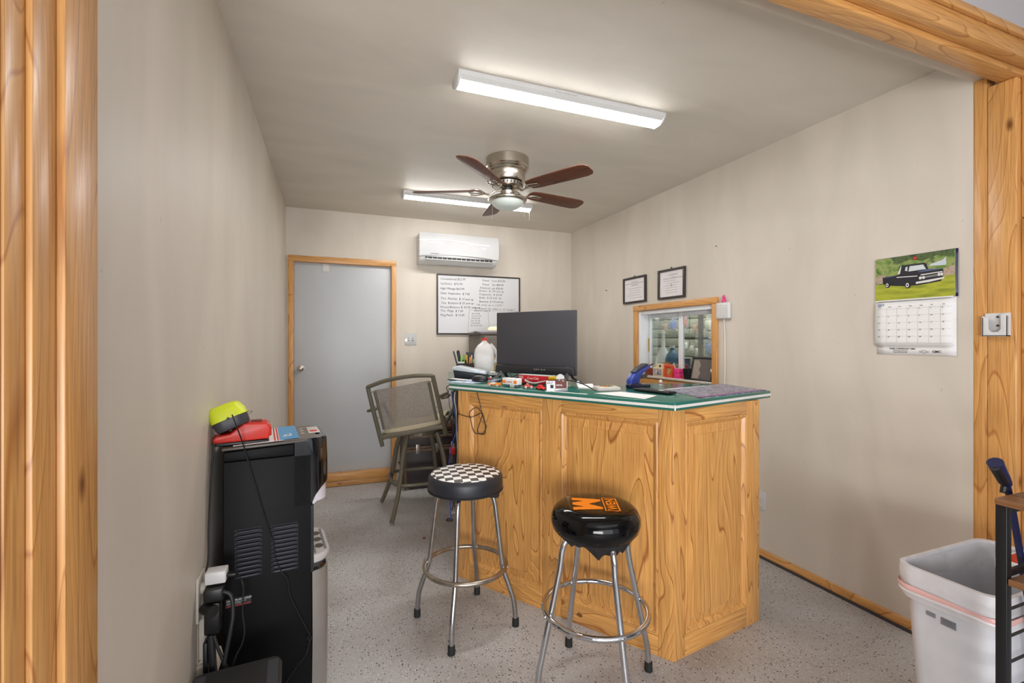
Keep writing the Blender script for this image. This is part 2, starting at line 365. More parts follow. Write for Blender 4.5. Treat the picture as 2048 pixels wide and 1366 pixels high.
def checkmat():
    m, nt, b = newmat('checkerboard_vinyl'); L = nt.links.new
    tc = N(nt, 'ShaderNodeTexCoord'); n = N(nt, 'ShaderNodeTexNoise'); n.inputs['Scale'].default_value = 9; L(tc.outputs['Object'], n.inputs[0])
    mm = N(nt, 'ShaderNodeVectorMath', operation='MULTIPLY_ADD'); L(n.outputs['Color'], mm.inputs[0]); mm.inputs[1].default_value = (.006, .006, 0); L(tc.outputs['Object'], mm.inputs[2])
    mp = N(nt, 'ShaderNodeMapping'); mp.inputs['Rotation'].default_value = (0, 0, R(66)); mp.inputs['Location'].default_value = (.003, .005, .5); L(mm.outputs[0], mp.inputs[0])
    c = N(nt, 'ShaderNodeTexChecker'); c.inputs['Scale'].default_value = 1 / .0385; L(mp.outputs[0], c.inputs[0])
    mp.inputs['Scale'].default_value = (1, 1, .0001)
    c.inputs['Color1'].default_value = lin((236, 234, 230)); c.inputs['Color2'].default_value = lin((42, 36, 36))
    L(c.outputs[0], b.inputs['Base Color']); b.inputs['Roughness'].default_value = .45
    return m
m_check = checkmat()
def matprint(name, cols, scale, stretch=(1, 1, 1), rough=.5):
    m, nt, b = newmat(name); L = nt.links.new
    tc = N(nt, 'ShaderNodeTexCoord'); mp = N(nt, 'ShaderNodeMapping'); mp.inputs['Scale'].default_value = stretch; L(tc.outputs['Object'], mp.inputs[0])
    n = N(nt, 'ShaderNodeTexNoise'); n.inputs['Scale'].default_value = scale; n.inputs['Detail'].default_value = 5; L(mp.outputs[0], n.inputs[0])
    r = N(nt, 'ShaderNodeValToRGB'); k = len(cols); e = r.color_ramp.elements
    e[0].position = .3; e[0].color = lin(cols[0]); e[1].position = .7; e[1].color = lin(cols[-1])
    for i in range(1, k - 1): x = e.new(.3 + .4 * i / (k - 1)); x.color = lin(cols[i])
    L(n.outputs[0], r.inputs[0]); L(r.outputs[0], b.inputs['Base Color']); b.inputs['Roughness'].default_value = rough
    return m
# ------------------------------------------------------------------ the room
XL, XR, YB, CH = -.39, 2.64, 4.885, 2.68
YO = 1.016          # where the left wall starts at the opening
def struct(name, mb, m, **k):
    o = mb.build(name, m, **k); o['kind'] = 'structure'; return o
struct('floor', BX(-3.2, 6.2, -4.2, 5.05, -.12, 0), m_floor)
struct('ceiling', BX(-.53, 2.78, 1.112, 5.03, CH, CH + .14), m_ceil)
struct('wall_left', BX(-.52, XL, 1.0, YB + .13, 0, CH), m_wall)
DX0, DX1, DZ0, DZ1 = -.333, .592, .128, 2.172
mb = MB().box(XL, DX0, YB, YB + .13, 0, CH).box(DX1, XR, YB, YB + .13, 0, CH).box(DX0, DX1, YB, YB + .13, DZ1, CH)
struct('wall_back', mb, m_wall)
WY0, WY1, WZ0, WZ1 = 2.688, 3.598, 1.100, 1.690
mb = MB().box(XR, XR + .13, 1.19, WY0, 0, CH).box(XR, XR + .13, WY1, YB + .13, 0, CH).box(XR, XR + .13, WY0, WY1, 0, WZ0).box(XR, XR + .13, WY0, WY1, WZ1, CH)
struct('wall_right', mb, m_wall)
# header over the opening and the front wall of the shop side
struct('wall_header', BX(XL - .02, XR + .13, 1.112, 1.19, 2.556, CH), m_wall)
struct('wall_front', MB().box(-3.2, XL - .005, .80, .98, 0, 3.1).box(XL - .005, XR + .35, 1.04, 1.108, 2.632, 3.1).box(XR + .36, 6.2, .95, 1.05, 0, 3.1), m_white_wall)
struct('wall_shop_left', BX(-3.3, -3.2, -4.2, .98, 0, 3.1), m_white_wall)
struct('wall_shop_right', BX(6.2, 6.3, -4.2, 1.05, 0, 3.1), m_white_wall)
struct('ceiling_shop', BX(-3.3, 6.3, -4.2, 1.108, 3.1, 3.2), m_white_wall)
struct('wall_shop_rear', MB().box(-3.2, -.8, -4.3, -4.2, 0, 3.1).box(4.0, 6.2, -4.3, -4.2, 0, 3.1).box(-.8, 4.0, -4.3, -4.2, 2.8, 3.1), m_white_wall)
# wooden lining of the opening: each board a part
o = thing('trim_1', 'honey pine boards stacked in steps lining the left side of the opening', None, (XL, YO, 0), kind='structure')
def brd(par, nm, m, x0, x1, y0, y1, z0, z1, b=.003):
    return BX(x0, x1, y0, y1, z0, z1).build(nm, m, par, bev=b)
brd(o, 'board', pine['z'], -.012, .016, -.108, 0.0, 0, 2.509)
brd(o, 'board', pine['z'], -.012, .006, -.170, -.109, 0, 2.535)
brd(o, 'board', pine['z'], -.012, -.001, -.2165, -.171, 0, 2.57)
brd(o, 'board', pine['z'], -.030, -.004, -.246, -.2175, 0, 2.60)
o = thing('trim_2', 'knotty honey pine boards lining the right side of the opening', None, (XR, 1.19, 0), kind='structure')
brd(o, 'board', pine['z'], -.001, .06, -.047, 0, 0, 2.556)
brd(o, 'board', pine['z'], -.004, .06, -.141, -.048, 0, 2.509, .005)
brd(o, 'board', pine['z'], .028, .12, -.165, -.142, 1.93, 2.60)
brd(o, 'board', pine['z'], .028, .060, -.165, -.142, .0, 1.925)
lab(BX(.062, .16, -.16, -.142, 0, 1.925).build('door_edge', m_dred, o), 'dark red-brown board edge')
o = thing('trim_3', 'pine beam boards capping the top of the opening', None, (0, 1.108, 2.509), kind='structure')
brd(o, 'board', pine['x'], XL - .03, XR + .2, -.072, 0, 0, .028, .004)
brd(o, 'board', pine['x'], XL - .03, XR + .2, -.118, -.0725, .022, .105, .003)
brd(o, 'board', pine['x'], XL - .03, XR + .2, -.135, -.1185, .088, .118, .003)
o = thing('baseboard_right', 'thin brown wooden baseboard along the right wall', None, (XR, 1.25, 0), kind='structure')
BX(-.012, 0, 0, YB - 1.25, 0.012, .055).build('board', pine['y'], o, bev=.002)
BX(-.022, 0, 0, YB - 1.25, 0.0, .012).build('seam', m_dgrey, o)
BX(XR - .0, XR + .13, 1.185, 1.19, 0, .01)
# door
o = thing('door_1', 'flush grey-white door in a honey pine frame at the back wall', None, (DX0, YB, 0), kind='structure')
w = DX1 - DX0
brd(o, 'side_jamb', pine['z'], -.035, .012, -.018, .10, .0, 2.195); brd(o, 'side_jamb', pine['z'], w - .012, w + .035, -.018, .10, .0, 2.20)
brd(o, 'head_jamb', pine['x'], -.035, w + .035, -.02, .10, 2.168, 2.226)
brd(o, 'threshold_board', pine['x'], .013, w - .013, -.045, .10, .058, .128)
brd(o, 'threshold_board', pine['x'], .013, w - .013, -.03, .10, .004, .054)
d = BX(.014, w - .014, .02, .06, .134, 2.163).build('door_slab', m_door, o, bev=.002)
BX(.268, .325, .016, .02, 2.09, 2.163).build('tape_strip', m_clear, d)
k = MB(); k.M = RM(R(90), 0, 0, (.072, .02, 1.155)); k.lathe([(.03, 0), (.031, .006), (.013, .009), (.012, .03), (.024, .036), (.029, .048), (.027, .06), (.012, .067)], 24)
k.build('door_knob', m_nickel, o, smooth=True)
# window
o = thing('window_1', 'sliding white vinyl pass-through window framed in honey pine', None, (XR, WY0, WZ0), kind='structure')
wl = WY1 - WY0; wh = WZ1 - WZ0
brd(o, 'casing_board', pine['z'], -.02, 0, -.045, .004, -.06, wh)
brd(o, 'casing_board', pine['z'], -.02, 0, wl - .004, wl + .046, -.06, wh)
brd(o, 'casing_board', pine['y'], -.024, 0, -.05, wl + .05, wh - .001, wh + .048)
brd(o, 'casing_board', pine['y'], -.016, 0, .004, wl - .004, -.075, -.006)
lab(BX(-.03, .10, .002, wl - .002, -.006, .012).build('window_sill', m_beige, o, bev=.003), 'pale laminate ledge')
fr = MB().box(.0, .12, .001, .012, .013, wh - .002).box(0, .12, wl - .035, wl - .001, .013, wh - .002).box(0, .12, .013, wl - .036, wh - .036, wh - .002).box(.06, .12, .013, wl - .036, .013, .035)
fr.build('window_frame', m_vinyl, o, bev=.002)
s1 = MB(); a0, a1 = wl * .47, wl - .037
s1.box(.085, .105, a0, a0 + .045, .036, wh - .037).box(.085, .105, a1 - .03, a1, .036, wh - .037).box(.085, .105, a0 + .045, a1 - .03, .036, .065).box(.085, .105, a0 + .045, a1 - .03, wh - .066, wh - .037)
sa = s1.build('sliding_sash', m_vinyl, o, bev=.002)
BX(.094, .097, a0 + .045, a1 - .03, .065, wh - .066).build('glass_pane', m_glass, sa)
lab(BX(.080, .085, a1 - .012, a1 - .004, .22, .34).build('pull_tab', m_brass, sa), 'yellow adhesive strip')
s2 = MB(); a0, a1 = .013, wl * .47 + .02
s2.box(.06, .08, a0, a0 + .03, .036, wh - .037).box(.06, .08, a1 - .045, a1, .036, wh - .037).box(.06, .08, a0 + .03, a1 - .045, .036, .062).box(.06, .08, a0 + .03, a1 - .045, wh - .066, wh - .037)
sb = s2.build('sliding_sash', m_vinyl, o, bev=.002)
BX(.069, .072, a0 + .03, a1 - .045, .062, wh - .066).build('glass_pane', m_glass, sb)
# ------------------------------------------------------------------ store room behind the window
struct('floor_store', BX(2.80, 6.0, 1.2, 6.4, -.1, 0), m_floor)
struct('wall_store', MB().box(4.3, 4.4, 1.2, 6.4, 0, 2.8).box(2.80, 4.3, 6.3, 6.4, 0, 2.8).box(2.80, 4.3, 1.08, 1.2, 0, 2.8), m_white_wall)
struct('ceiling_store', BX(2.80, 4.4, 1.08, 6.4, 2.8, 2.9), m_white_wall)
o = thing('slatwall_display', 'sage slatwall panel with horizontal grooves seen through the window', 'display wall', (3.95, 3.2, .9))
for i in range(9): BX(.0, .02, 0, 2.6, i * .112, i * .112 + .10).build('slat', m_slat, o, bev=.003)
BX(.02, .05, 0, 2.6, 0, 1.0).build('backing', m_cab, o)
o = thing('shelf_post', 'grey steel shelving post with a bracket behind the window glass', 'shelf post', (3.62, 3.80, .0))
BX(0, .03, .06, .11, 0, 2.1).build('post', m_dgrey, o, bev=.002); BX(-.02, 0, -.35, .30, 1.43, 1.45).build('rail', m_black, o)
BX(-.02, 0, -.35, -.33, 1.0, 1.43).build('leg', m_black, o)
packs = [((74, 96, 170), 'white and blue card pack'), ((196, 70, 60), 'red card pack'), ((220, 216, 208), 'white blister pack'), ((150, 120, 96), 'tan blister pack'), ((96, 116, 160), 'slate-blue pack'), ((202, 198, 190), 'pale grey pack')]
hang = [(1352, 634, .085, .17, 0, 'with dark lettering high behind the left pane'), (1373, 630, .05, .15, 1, 'hanging beside the middle stile'),
        (1376, 676, .06, .15, 2, 'hanging low beside the middle stile'), (1394, 640, .06, .16, 3, 'hanging in the upper right pane'),
        (1424, 628, .085, .20, 5, 'hanging at the top right of the window'), (1424, 676, .085, .20, 4, 'hanging above the tablet'),
        (1388, 684, .05, .12, 5, 'hanging below the tan pack'), (1402, 690, .05, .11, 2, 'hanging left of the grey post'),
        (1316, 622, .06, .12, 2, 'hanging at the upper left of the left pane'), (1334, 640, .07, .14, 3, 'hanging left of the lettered blue pack')]
def yz_at(px, py, X_):
    a = (px - PCX) / FPX; c, s_ = math.cos(YAW), math.sin(YAW); t = X_ / (a * c + s_)
    return (c - a * s_) * t, EYE - (py - PCY) / FPX * t
for px_, py_, w_, h_, ci, wh_ in hang:
    x = 3.76; y, z = yz_at(px_, py_, x)
    t = thing('hanging_package', packs[ci][1] + ' ' + wh_, 'package', (x, y, z), 0, 'packages on the slatwall')
    c = packs[ci][0]
    BX(0, .004, 0, w_, -h_, 0).build('card', matprint('pack_print', [(230, 228, 222), c, (236, 236, 232), tuple(int(v * .55) for v in c)], 40), t)
    BX(-.03, 0, w_ * .15, w_ * .85, -h_ * .85, -h_ * .35).build('blister', mat('blister_%d' % ci, tuple(min(255, v + 40) for v in c), .2), t, bev=.006)
    MB().tube([(0, w_ / 2, -.01), (.14, w_ / 2, -.01)], .003, 6).build('hook', m_metal, t)
t = thing('price_sign', 'small white sign with red and blue block letters on the shelf rail', 'sign', (3.58, 3.50, 1.44), 0)
BX(-.005, 0, 0, .21, 0, .065).build('plate', m_paper, t)
mb = MB(); mb.cur = 0
mb.text('CLOSED', .05, RM(R(90), 0, R(-90), (-.006, .205, .015)), bold=True)
mb.build('lettering', mat('sign_print', (150, 40, 50), .5), t)
# bottles standing outside the glass on a store shelf
t = thing('store_shelf', 'pale wooden shelf just behind the window glass', 'shelf', (2.80, 2.75, 1.10))
BX(0, .30, 0, 1.2, -.02, 0).build('board', m_beige, t); BX(0, .28, 0, .02, -.16, -.02).build('bracket', m_metal, t); BX(0, .28, 1.1, 1.12, -.16, -.02).build('bracket', m_metal, t)
t = thing('washer_fluid_jug', 'blue plastic fluid jug with a white and orange label behind the glass', 'jug', (2.94, 3.50, 1.10))
MB().lathe([(.055, 0), (.062, .01), (.062, .14), (.05, .19), (.02, .23), (.02, .25)], 20, sx=1, sy=1).build('body', m_green_jug, t, smooth=True)
MB().cyl(0, 0, .25, .275, .023, 16).build('cap', m_white, t)
BX(-.0645, -.060, -.045, .045, .06, .12).build('print', m_orange, t); lab(BX(-.0655, -.0645, -.035, .03, .03, .058).build('print', m_paper, t), 'white label band')
t = thing('white_funnel', 'large white funnel standing upside down beside the blue jug', 'funnel', (2.97, 3.66, 1.10))
MB().lathe([(.10, 0), (.10, .02), (.05, .20), (.018, .26), (.012, .42), (.009, .42), (.009, .26)], 24).build('cone', m_white, t, smooth=True)
t = thing('paper_towel_roll', 'white upright paper roll at the left edge of the window pane', 'paper roll', (2.91, 3.84, 1.10))
MB().lathe([(.018, 0), (.058, 0), (.058, .34), (.018, .34)], 28).build('roll', m_paper, t, smooth=True); MB().cyl(0, 0, 0, .36, .017, 12).build('core', m_tan, t)
t = thing('black_box', 'small black carton with a pale band on the store shelf', 'box', (2.90, 3.31, 1.10))
BX(0, .08, 0, .08, 0, .16).build('carton', m_navy, t, bev=.002); BX(-.001, 0, .01, .07, .06, .1).build('band', m_grey, t)
# ------------------------------------------------------------------ bar counter
A = Vector((.719, 2.75, 0)); B = Vector((1.413, 1.67, 0)); Cc = Vector((2.03, 1.764, 0))
ctr = thing('bar_counter', 'golden oak raised-panel bar counter with an angled corner', 'counter', tuple(A))
def rel(v): return (v[0] - A.x, v[1] - A.y)
inset = lambda p: rel(p)
car = MB().prism([inset(p) for p in ((.745, 2.765), (1.424, 1.705), (2.01, 1.79), (2.05, 2.15), (1.80, 2.33), (1.52, 2.22), (1.34, 2.42), (1.34, 3.66), (1.05, 3.68), (.98, 2.98))], 0.01, 1.119)
lab(car.build('carcass', oak['z'], ctr), 'plain inner carcass')
def face(P0, P1, panels, z0=.10, z1=1.055, H_=1.119, th=.02):
    """stiles, rails, mouldings and raised panels along P0->P1, outward on the right-hand side"""
    d = P1 - P0; L_ = d.length; rz = math.atan2(d.y, d.x); M = RM(0, 0, rz, (P0.x - A.x, P0.y - A.y, 0))
    def put(nm, mb, m, bev=.0015):
        q = MB()  # keep local grain axes: object carries the rotation
        mb_o = mb.build(nm, m, ctr, bev=bev); mb_o.location = (P0.x - A.x, P0.y - A.y, 0); mb_o.rotation_euler = (0, 0, rz); return mb_o
    xs = [0] + [v for p in panels for v in p] + [L_]
    for i in range(0, len(xs), 2): put('stile', BX(xs[i], xs[i + 1], 0, th, 0, H_), oak['z'])
    for a, b in panels:
        put('rail', BX(a + .0006, b - .0006, 0, th, 0, z0), oak['x']); put('rail', BX(a + .0006, b - .0006, 0, th, z1, H_), oak['x'])
        mo = MB(); k = .026                                # moulded inner frame, mitred
        pr = [(0, -.003), (.006, -.006), (.014, -.001), (.02, .006), (k, .012), (k, th), (0, th)]
        cs = [(a, z0, 1, 1), (b, z0, -1, 1), (b, z1, -1, -1), (a, z1, 1, -1)]
        n = len(pr); vs = []; fs = []
        for (x, z, sx, sz) in cs:
            for o_, y in pr: vs.append((x + sx * o_, y, z + sz * o_))
        for c in range(4):
            for j in range(n):
                fs.append((c * n + j, c * n + (j + 1) % n, ((c + 1) % 4) * n + (j + 1) % n, ((c + 1) % 4) * n + j))
        mo.add(vs, fs); put('moulding', mo, oak['z'], 0)
        a2, b2, c2, d2 = a + k - .004, b - k + .004, z0 + k - .004, z1 - k + .004; w2 = .045
        vs = [(a2, .013, c2), (b2, .013, c2), (b2, .013, d2), (a2, .013, d2), (a2 + w2, .004, c2 + w2), (b2 - w2, .004, c2 + w2), (b2 - w2, .004, d2 - w2), (a2 + w2, .004, d2 - w2),
              (a2 + w2, .007, c2 + w2), (b2 - w2, .007, c2 + w2), (b2 - w2, .007, d2 - w2), (a2 + w2, .007, d2 - w2)]
        fs = [(4, 5, 6, 7), (0, 1, 9, 8), (1, 2, 10, 9), (2, 3, 11, 10), (3, 0, 8, 11), (8, 9, 5, 4), (9, 10, 6, 5), (10, 11, 7, 6), (11, 8, 4, 7)]
        put('raised_panel', MB().add(vs, fs), oak['z'], 0)
face(A, B, [(.088, .597), (.712, 1.214)])
face(B, Cc, [(.072, .52)])
# side of the cabinet on its left end
face(A + Vector((.22, .26, 0)), A, [])
mb = MB(); mb.M = RM(0, 0, math.atan2((B - A).y, (B - A).x)); mb.prism([(.80, .045), (.82, .038), (.835, .044), (.83, .058), (.812, .062)], -.0008, .0, 'y')
mb.build('scuff', mat('scuffed_wood', (110, 72, 40), .6), ctr)
# worktop
TZ0, TZ = 1.12, 1.157
wp = [(.677, 2.802), (1.364, 1.604), (2.152, 1.801), (2.23, 2.20), (1.86, 2.385), (1.57, 2.30), (1.42, 2.42), (1.42, 3.85), (.92, 3.85)]
top = thing('countertop', 'dark green laminate bar top edged with a white stripe', 'countertop', (.677, 2.802, TZ0))
rp = [(x - .677, y - 2.802) for x, y in wp]
MB().prism(rp, 0, TZ - TZ0).build('slab', m_green, top, bev=.004)
def strip(p, q, z0, z1, out=.0015):
    p = Vector((p[0], p[1])); q = Vector((q[0], q[1])); d = (q - p).normalized(); n = Vector((d.y, -d.x)) * out
    return [(p.x, p.y), (q.x, q.y), (q.x + n.x, q.y + n.y), (p.x + n.x, p.y + n.y)]
for i, nm in ((0, 'edge_stripe'), (1, 'edge_stripe')):
    MB().prism(strip(rp[i], rp[i + 1], 0, 0), .0115, .0235).build(nm, m_stripe, top)
MB().cyl(rp[1][0], rp[1][1], .002, .0245, .0035, 10).build('corner_cap', m_stripe, top)
# ------------------------------------------------------------------ ceiling lights
def led(x0, y0, label, n):
    t = thing('led_wraparound_light', label, 'ceiling light', (x0, y0, CH), 0, 'LED batten lights on the ceiling')
    Ls = 1.18
    MB().prism([(-.066, 0), (.066, 0), (.060, -.018), (.045, -.036), (-.045, -.036), (-.060, -.018)], 0.012, Ls - .012, 'x').build('housing', m_white, t, smooth=False)
    d = MB(); pr = [(-.043, -.0362)] + [(-.043 * math.cos(a), -.0362 - .016 * math.sin(a)) for a in [PI * i / 10 for i in range(1, 10)]] + [(.043, -.0362)]
    d.prism(pr, .018, Ls - .018, 'x').build('diffuser', m_led, t, smooth=True)
    for x in (0, Ls - .012):
        e = MB().prism([(-.068, 0), (.068, 0), (.064, -.02), (.047, -.040), (.025, -.054), (-.025, -.054), (-.047, -.040), (-.064, -.02)], x, x + .012, 'x').build('end_cap', m_white, t, bev=.002)
    BX(.5, .62, -.069, -.064, -.012, 0).build('clip', m_white, t)
    MB().cyl(.006, .03, -.03, -.028, .004, 10).build('screw', m_grey, t)
    return t
led(.555, 2.178, 'larger looking white LED batten light nearest the viewer, in front of the fan', 0)
t = led(.572, 4.045, 'LED batten light near the back wall, partly hidden by the fan globe', 1)
MB().tube([(1.17, .0, -.05), (1.172, .0, -.13)], .001, 6).build('pull_chain', m_metal, t)
# ------------------------------------------------------------------ ceiling fan
fan = thing('ceiling_fan', 'brushed nickel flush-mount ceiling fan with five walnut blades and frosted globe', 'ceiling fan', (1.148, 3.047, CH))
MB().lathe([(.142, 0), (.148, -.004), (.148, -.062), (.142, -.070), (.144, -.078), (.135, -.086), (.136, -.094), (.124, -.102), (.122, -.158), (.116, -.166), (.09, -.170)], 48).build('motor_housing', m_nickel, fan, smooth=True)
MB().lathe([(.09, -.1705), (.105, -.174), (.10, -.196), (.06, -.205)], 32).build('vent_ring', m_nickel, fan, smooth=True)
mb = MB()
for i in range(26):
    a = 2 * PI * i / 26; mb.M = Matrix.Rotation(a, 4, 'Z'); mb.box(.100, .107, -.004, .004, -.194, -.177)
mb.M = Matrix.Identity(4); v = mb.build('vent_slot', m_black, fan); v['kind'] = 'stuff'
MB().cyl(0, 0, -.225, -.2055, .038, 24).build('rotor', m_black, fan)
MB().lathe([(.048, -.2255), (.05, -.228), (.05, -.262), (.07, -.266), (.128, -.276), (.135, -.284), (.133, -.294), (.118, -.300)], 40).build('light_fitter', m_nickel, fan, smooth=True)
MB().cyl(.03, -.042, -.25, -.24, .003, 8).build('switch', m_black, fan)
MB().lathe([(.112, -.3005), (.109, -.310), (.098, -.325), (.075, -.341), (.042, -.350), (.012, -.353)], 40).build('globe', m_globe, fan, smooth=True)
for k in range(5):
    a = R(11 + 72 * k)
    br = MB(); br.M = RM(0, 0, a, (0, 0, 0))
    br.tube(smooth_path([(.045, 0, -.214), (.09, 0, -.222), (.125, 0, -.243), (.16, 0, -.236), (.19, 0, -.228)]), .0065, 8)
    for sg in (-1, 1):
        br.tube(smooth_path([(.155, 0, -.238), (.175, sg * .022, -.232 + sg * .003), (.205, sg * .038, -.228 + sg * .006), (.235, sg * .040, -.228 + sg * .007), (.262, sg * .030, -.229 + sg * .005)]), .0045, 8)
        br.tube(smooth_path([(.175, 0, -.236), (.20, sg * .012, -.231), (.24, sg * .018, -.229), (.27, sg * .008, -.229)]), .0035, 8)
    br.build('blade_bracket', m_nickel, fan, smooth=True)
    bl = MB(); pr = [(.19, -.048), (.25, -.058), (.52, -.066), (.61, -.066), (.645, -.055), (.66, -.03), (.66, .03), (.645, .055), (.61, .066), (.52, .066), (.25, .058), (.19, .048), (.175, .02), (.175, -.02)]
    o = bl.prism(pr, -.003, .003).build('blade', walnut, fan, bev=.001)
    o.matrix_basis = RM(R(13), 0, 0) ; o.matrix_basis = Matrix.Translation((0, 0, -.220)) @ Matrix.Rotation(a, 4, 'Z') @ Matrix.Rotation(R(-12), 4, 'X')
MB().tube([(-.10, .03, -.292), (-.10, .03, -.42)], .001, 6).build('pull_chain', m_metal, fan)
MB().tube([(.115, -.03, -.29), (.115, -.03, -.40)], .001, 6).build('pull_chain', m_metal, fan)
# ------------------------------------------------------------------ air conditioner
ac = thing('wall_air_conditioner', 'white split air conditioner head above the whiteboard', 'air conditioner', (.835, YB, 2.205))
Wd = .83
MB().prism([(0, .0), (0, .30), (-.15, .30), (-.175, .27), (-.175, .085), (-.15, .035), (-.10, 0)], 0, Wd, 'x').build('casing', m_white, ac, bev=.006)
pn = MB()     # glossy front panel with a gentle wave
nx = 24; pts = []
zt = [.300, .285, .25, .21, .17, .13, .09, .075]
for i in range(nx + 1):
    x = -.004 + (Wd + .008) * i / nx; zb = .070 + .012 * math.sin(PI * i / nx) if 0 else .066 + .022 * math.sin(PI * i / nx)
    for j, z in enumerate(zt):
        zz = .302 - (.302 - zb) * j / (len(zt) - 1)
        y = -.183 - .016 * math.sin(PI * (j / (len(zt) - 1)) ** .8) - .004 * math.sin(2 * PI * i / nx + j * .5)
        pts.append((x, y, zz))
m_ = len(zt); fs = [(i * m_ + j, (i + 1) * m_ + j, (i + 1) * m_ + j + 1, i * m_ + j + 1) for i in range(nx) for j in range(m_ - 1)]
nn = len(pts); pts2 = [(x, -.1755, z) for x, y, z in pts]; fs2 = [tuple(q + nn for q in f[::-1]) for f in fs]
edge = [i * m_ for i in range(nx + 1)] + [nx * m_ + j for j in range(1, m_)] + [i * m_ + m_ - 1 for i in range(nx - 1, -1, -1)] + [j for j in range(m_ - 2, 0, -1)]
fs3 = [(edge[i], edge[(i + 1) % len(edge)], edge[(i + 1) % len(edge)] + nn, edge[i] + nn) for i in range(len(edge))]
pn.add(pts + pts2, fs + fs2 + fs3).build('front_panel', m_whitegl, ac, smooth=True)
BX(.06, Wd - .06, -.172, -.13, .030, .064).build('outlet_slot', m_black, ac)
f = MB(); f.M = RM(R(-28), 0, 0, (0, -.168, .022)); f.box(.055, Wd - .055, -.028, .002, 0, .006); f.build('flap', m_white, ac, bev=.002)
vn = MB()
for i in range(14): vn.box(.08 + i * .05, .083 + i * .05, -.176, -.15, .034, .060)
v = vn.build('vane', m_white, ac); v['kind'] = 'stuff'
t1 = MB(); t1.text('00', .028, RM(R(90), 0, 0, (.655, -.2025, .165)), ext=.0005); lab(t1.build('display_digits', mat('display_digit', (255, 255, 255), .3), ac), 'pale display digits')
MB().text('DAIRCON', .012, RM(R(90), 0, 0, (.11, -.190, .088))) if 0 else None
BX(.11, .19, -.190, -.188, .093, .098).build('badge', m_grey, ac)
# ------------------------------------------------------------------ whiteboard
wb = thing('whiteboard', 'black-framed whiteboard with handwritten service prices', 'whiteboard', (1.043, YB, 1.483))
WW, WH = .942, .640
BX(.012, WW - .012, -.012, 0, .012, WH - .012).build('board', m_board, wb)
mb = MB().box(0, WW, -.02, 0, 0, .016).box(0, WW, -.02, 0, WH - .014, WH).box(0, .014, -.02, 0, .016, WH - .014).box(WW - .014, WW, -.02, 0, .016, WH - .014)
mb.build('frame', m_frame, wb, bev=.002)
left = ['Conventional $52.99', 'Synthetic  $76.99', 'High Mileage $63.99', 'State  Inspection  $ 7.00', 'Tire  Patches  $ 10 and up', 'Tire  Rotation $ 25 and up', 'Mount/Balance $ 20.00 and up', 'Tire  Plugs  $ 7.00', 'Plug Patch   $ 15.00']
right = ['Diesel   Conv $75.99', 'Diesel    Syn $84.99', 'Advanced  syn $90.00', 'Brakes  $ 129 and up', 'Diagnostic  $ 30.00', 'Bulbs  $ 20 and  up', 'Batteries  $ 125 and up', '* All  prices  up  to  5 QTS *', '* $6  Disposal  fee  added  to  oil  changes *']
lz = [.577, .527, .476, .427, .372, .322, .279, .241, .194]
rz_ = [.582, .538, .500, .467, .430, .392, .350, .316, .277]
rx = [.50, .50, .47, .465, .465, .465, .465, .425, .395]
hand = MB()
def hw(s, x, z, size):
    hand.text(s, size, RM(R(90) + 0, R(random.uniform(-.8, .8)), 0, (x, -.0125, z)), ext=.0002, shear=random.uniform(-.05, .22), sp=random.uniform(.95, 1.08))
for i, s in enumerate(left): hw(s, .040 + random.uniform(-.004, .004), lz[i], .0335)
for i, s in enumerate(right): hw(s, rx[i], rz_[i], .031 if i < 7 else .026)
hw('Additional  Quart  $', .405, .252, .022)
for i, s in enumerate(['Syn $ 8.00', 'Conv $ 5.00', 'HM $ 6.00', 'Gas  $ 7.00', 'Conv $ 8.00', 'Syn Die $ 9.00']): hw(s, .382 - .003 * i, .222 - i * .026, .021)
hand.build('handwriting', m_marker, wb)
ln = MB()
for P in ([(.352, .265), (.346, .15), (.338, .015)], [(.565, .27), (.570, .18), (.578, .12), (.568, .02)], [(.352, .266), (.6, .262), (.925, .262)]):
    ln.tube([(x, -.0125, z) for x, z in smooth_path([(a, b, 0) for a, b in P], 6) for x, z in [(x, z)]] if 0 else [(q.x, -.0125, q.y) for q in smooth_path([(a, b, 0) for a, b in P], 6)], .0010, 5)
ln.build('ruled_line', m_marker, wb)
# ------------------------------------------------------------------ switch plate, outlets
sw = thing('light_switch', 'white double switch plate on the wall right of the door', 'switch plate', (.715, YB, 1.372))
BX(0, .118, -.006, 0, 0, .122).build('plate', m_whitegl, sw, bev=.002)
for x in (.037, .081): BX(x - .005, x + .005, -.014, -.005, .052, .07).build('toggle', m_white, sw, bev=.001)
for x in (.037, .081):
    for z in (.03, .092): MB().cyl(x, 0, -.0075, -.006, .003, 8)
mb = MB()
for x in (.037, .081): mb.box(x - .007, x + .007, -.0066, -.006, .046, .076)
mb.build('toggle_slot', m_dgrey, sw)
ot = thing('low_wall_outlet', 'white outlet plate low on the right wall beside the counter', 'outlet', (XR, 2.245, .312))
BX(-.007, 0, 0, .072, 0, .118).build('plate', m_whitegl, ot, bev=.002)
for z in (.032, .084): MB().box(-.0085, -.007, .021, .051, z - .013, z + .013).build('socket', m_beige, ot, bev=.001)
# nail and scuffs on the right wall
t = tag(MB().tube([(0, 0, 0), (-.018, 0, .004)], .003, 8).build('nail', m_black, None, (XR, 4.12, 1.93)), 'small dark nail left of the framed certificates', 'nail')
t = tag(MB().tube([(0, 0, 0), (-.012, 0, .002)], .0025, 8).build('nail', m_black, None, (XR, 2.66, 2.11)), 'tiny nail above the window frame corner', 'nail')
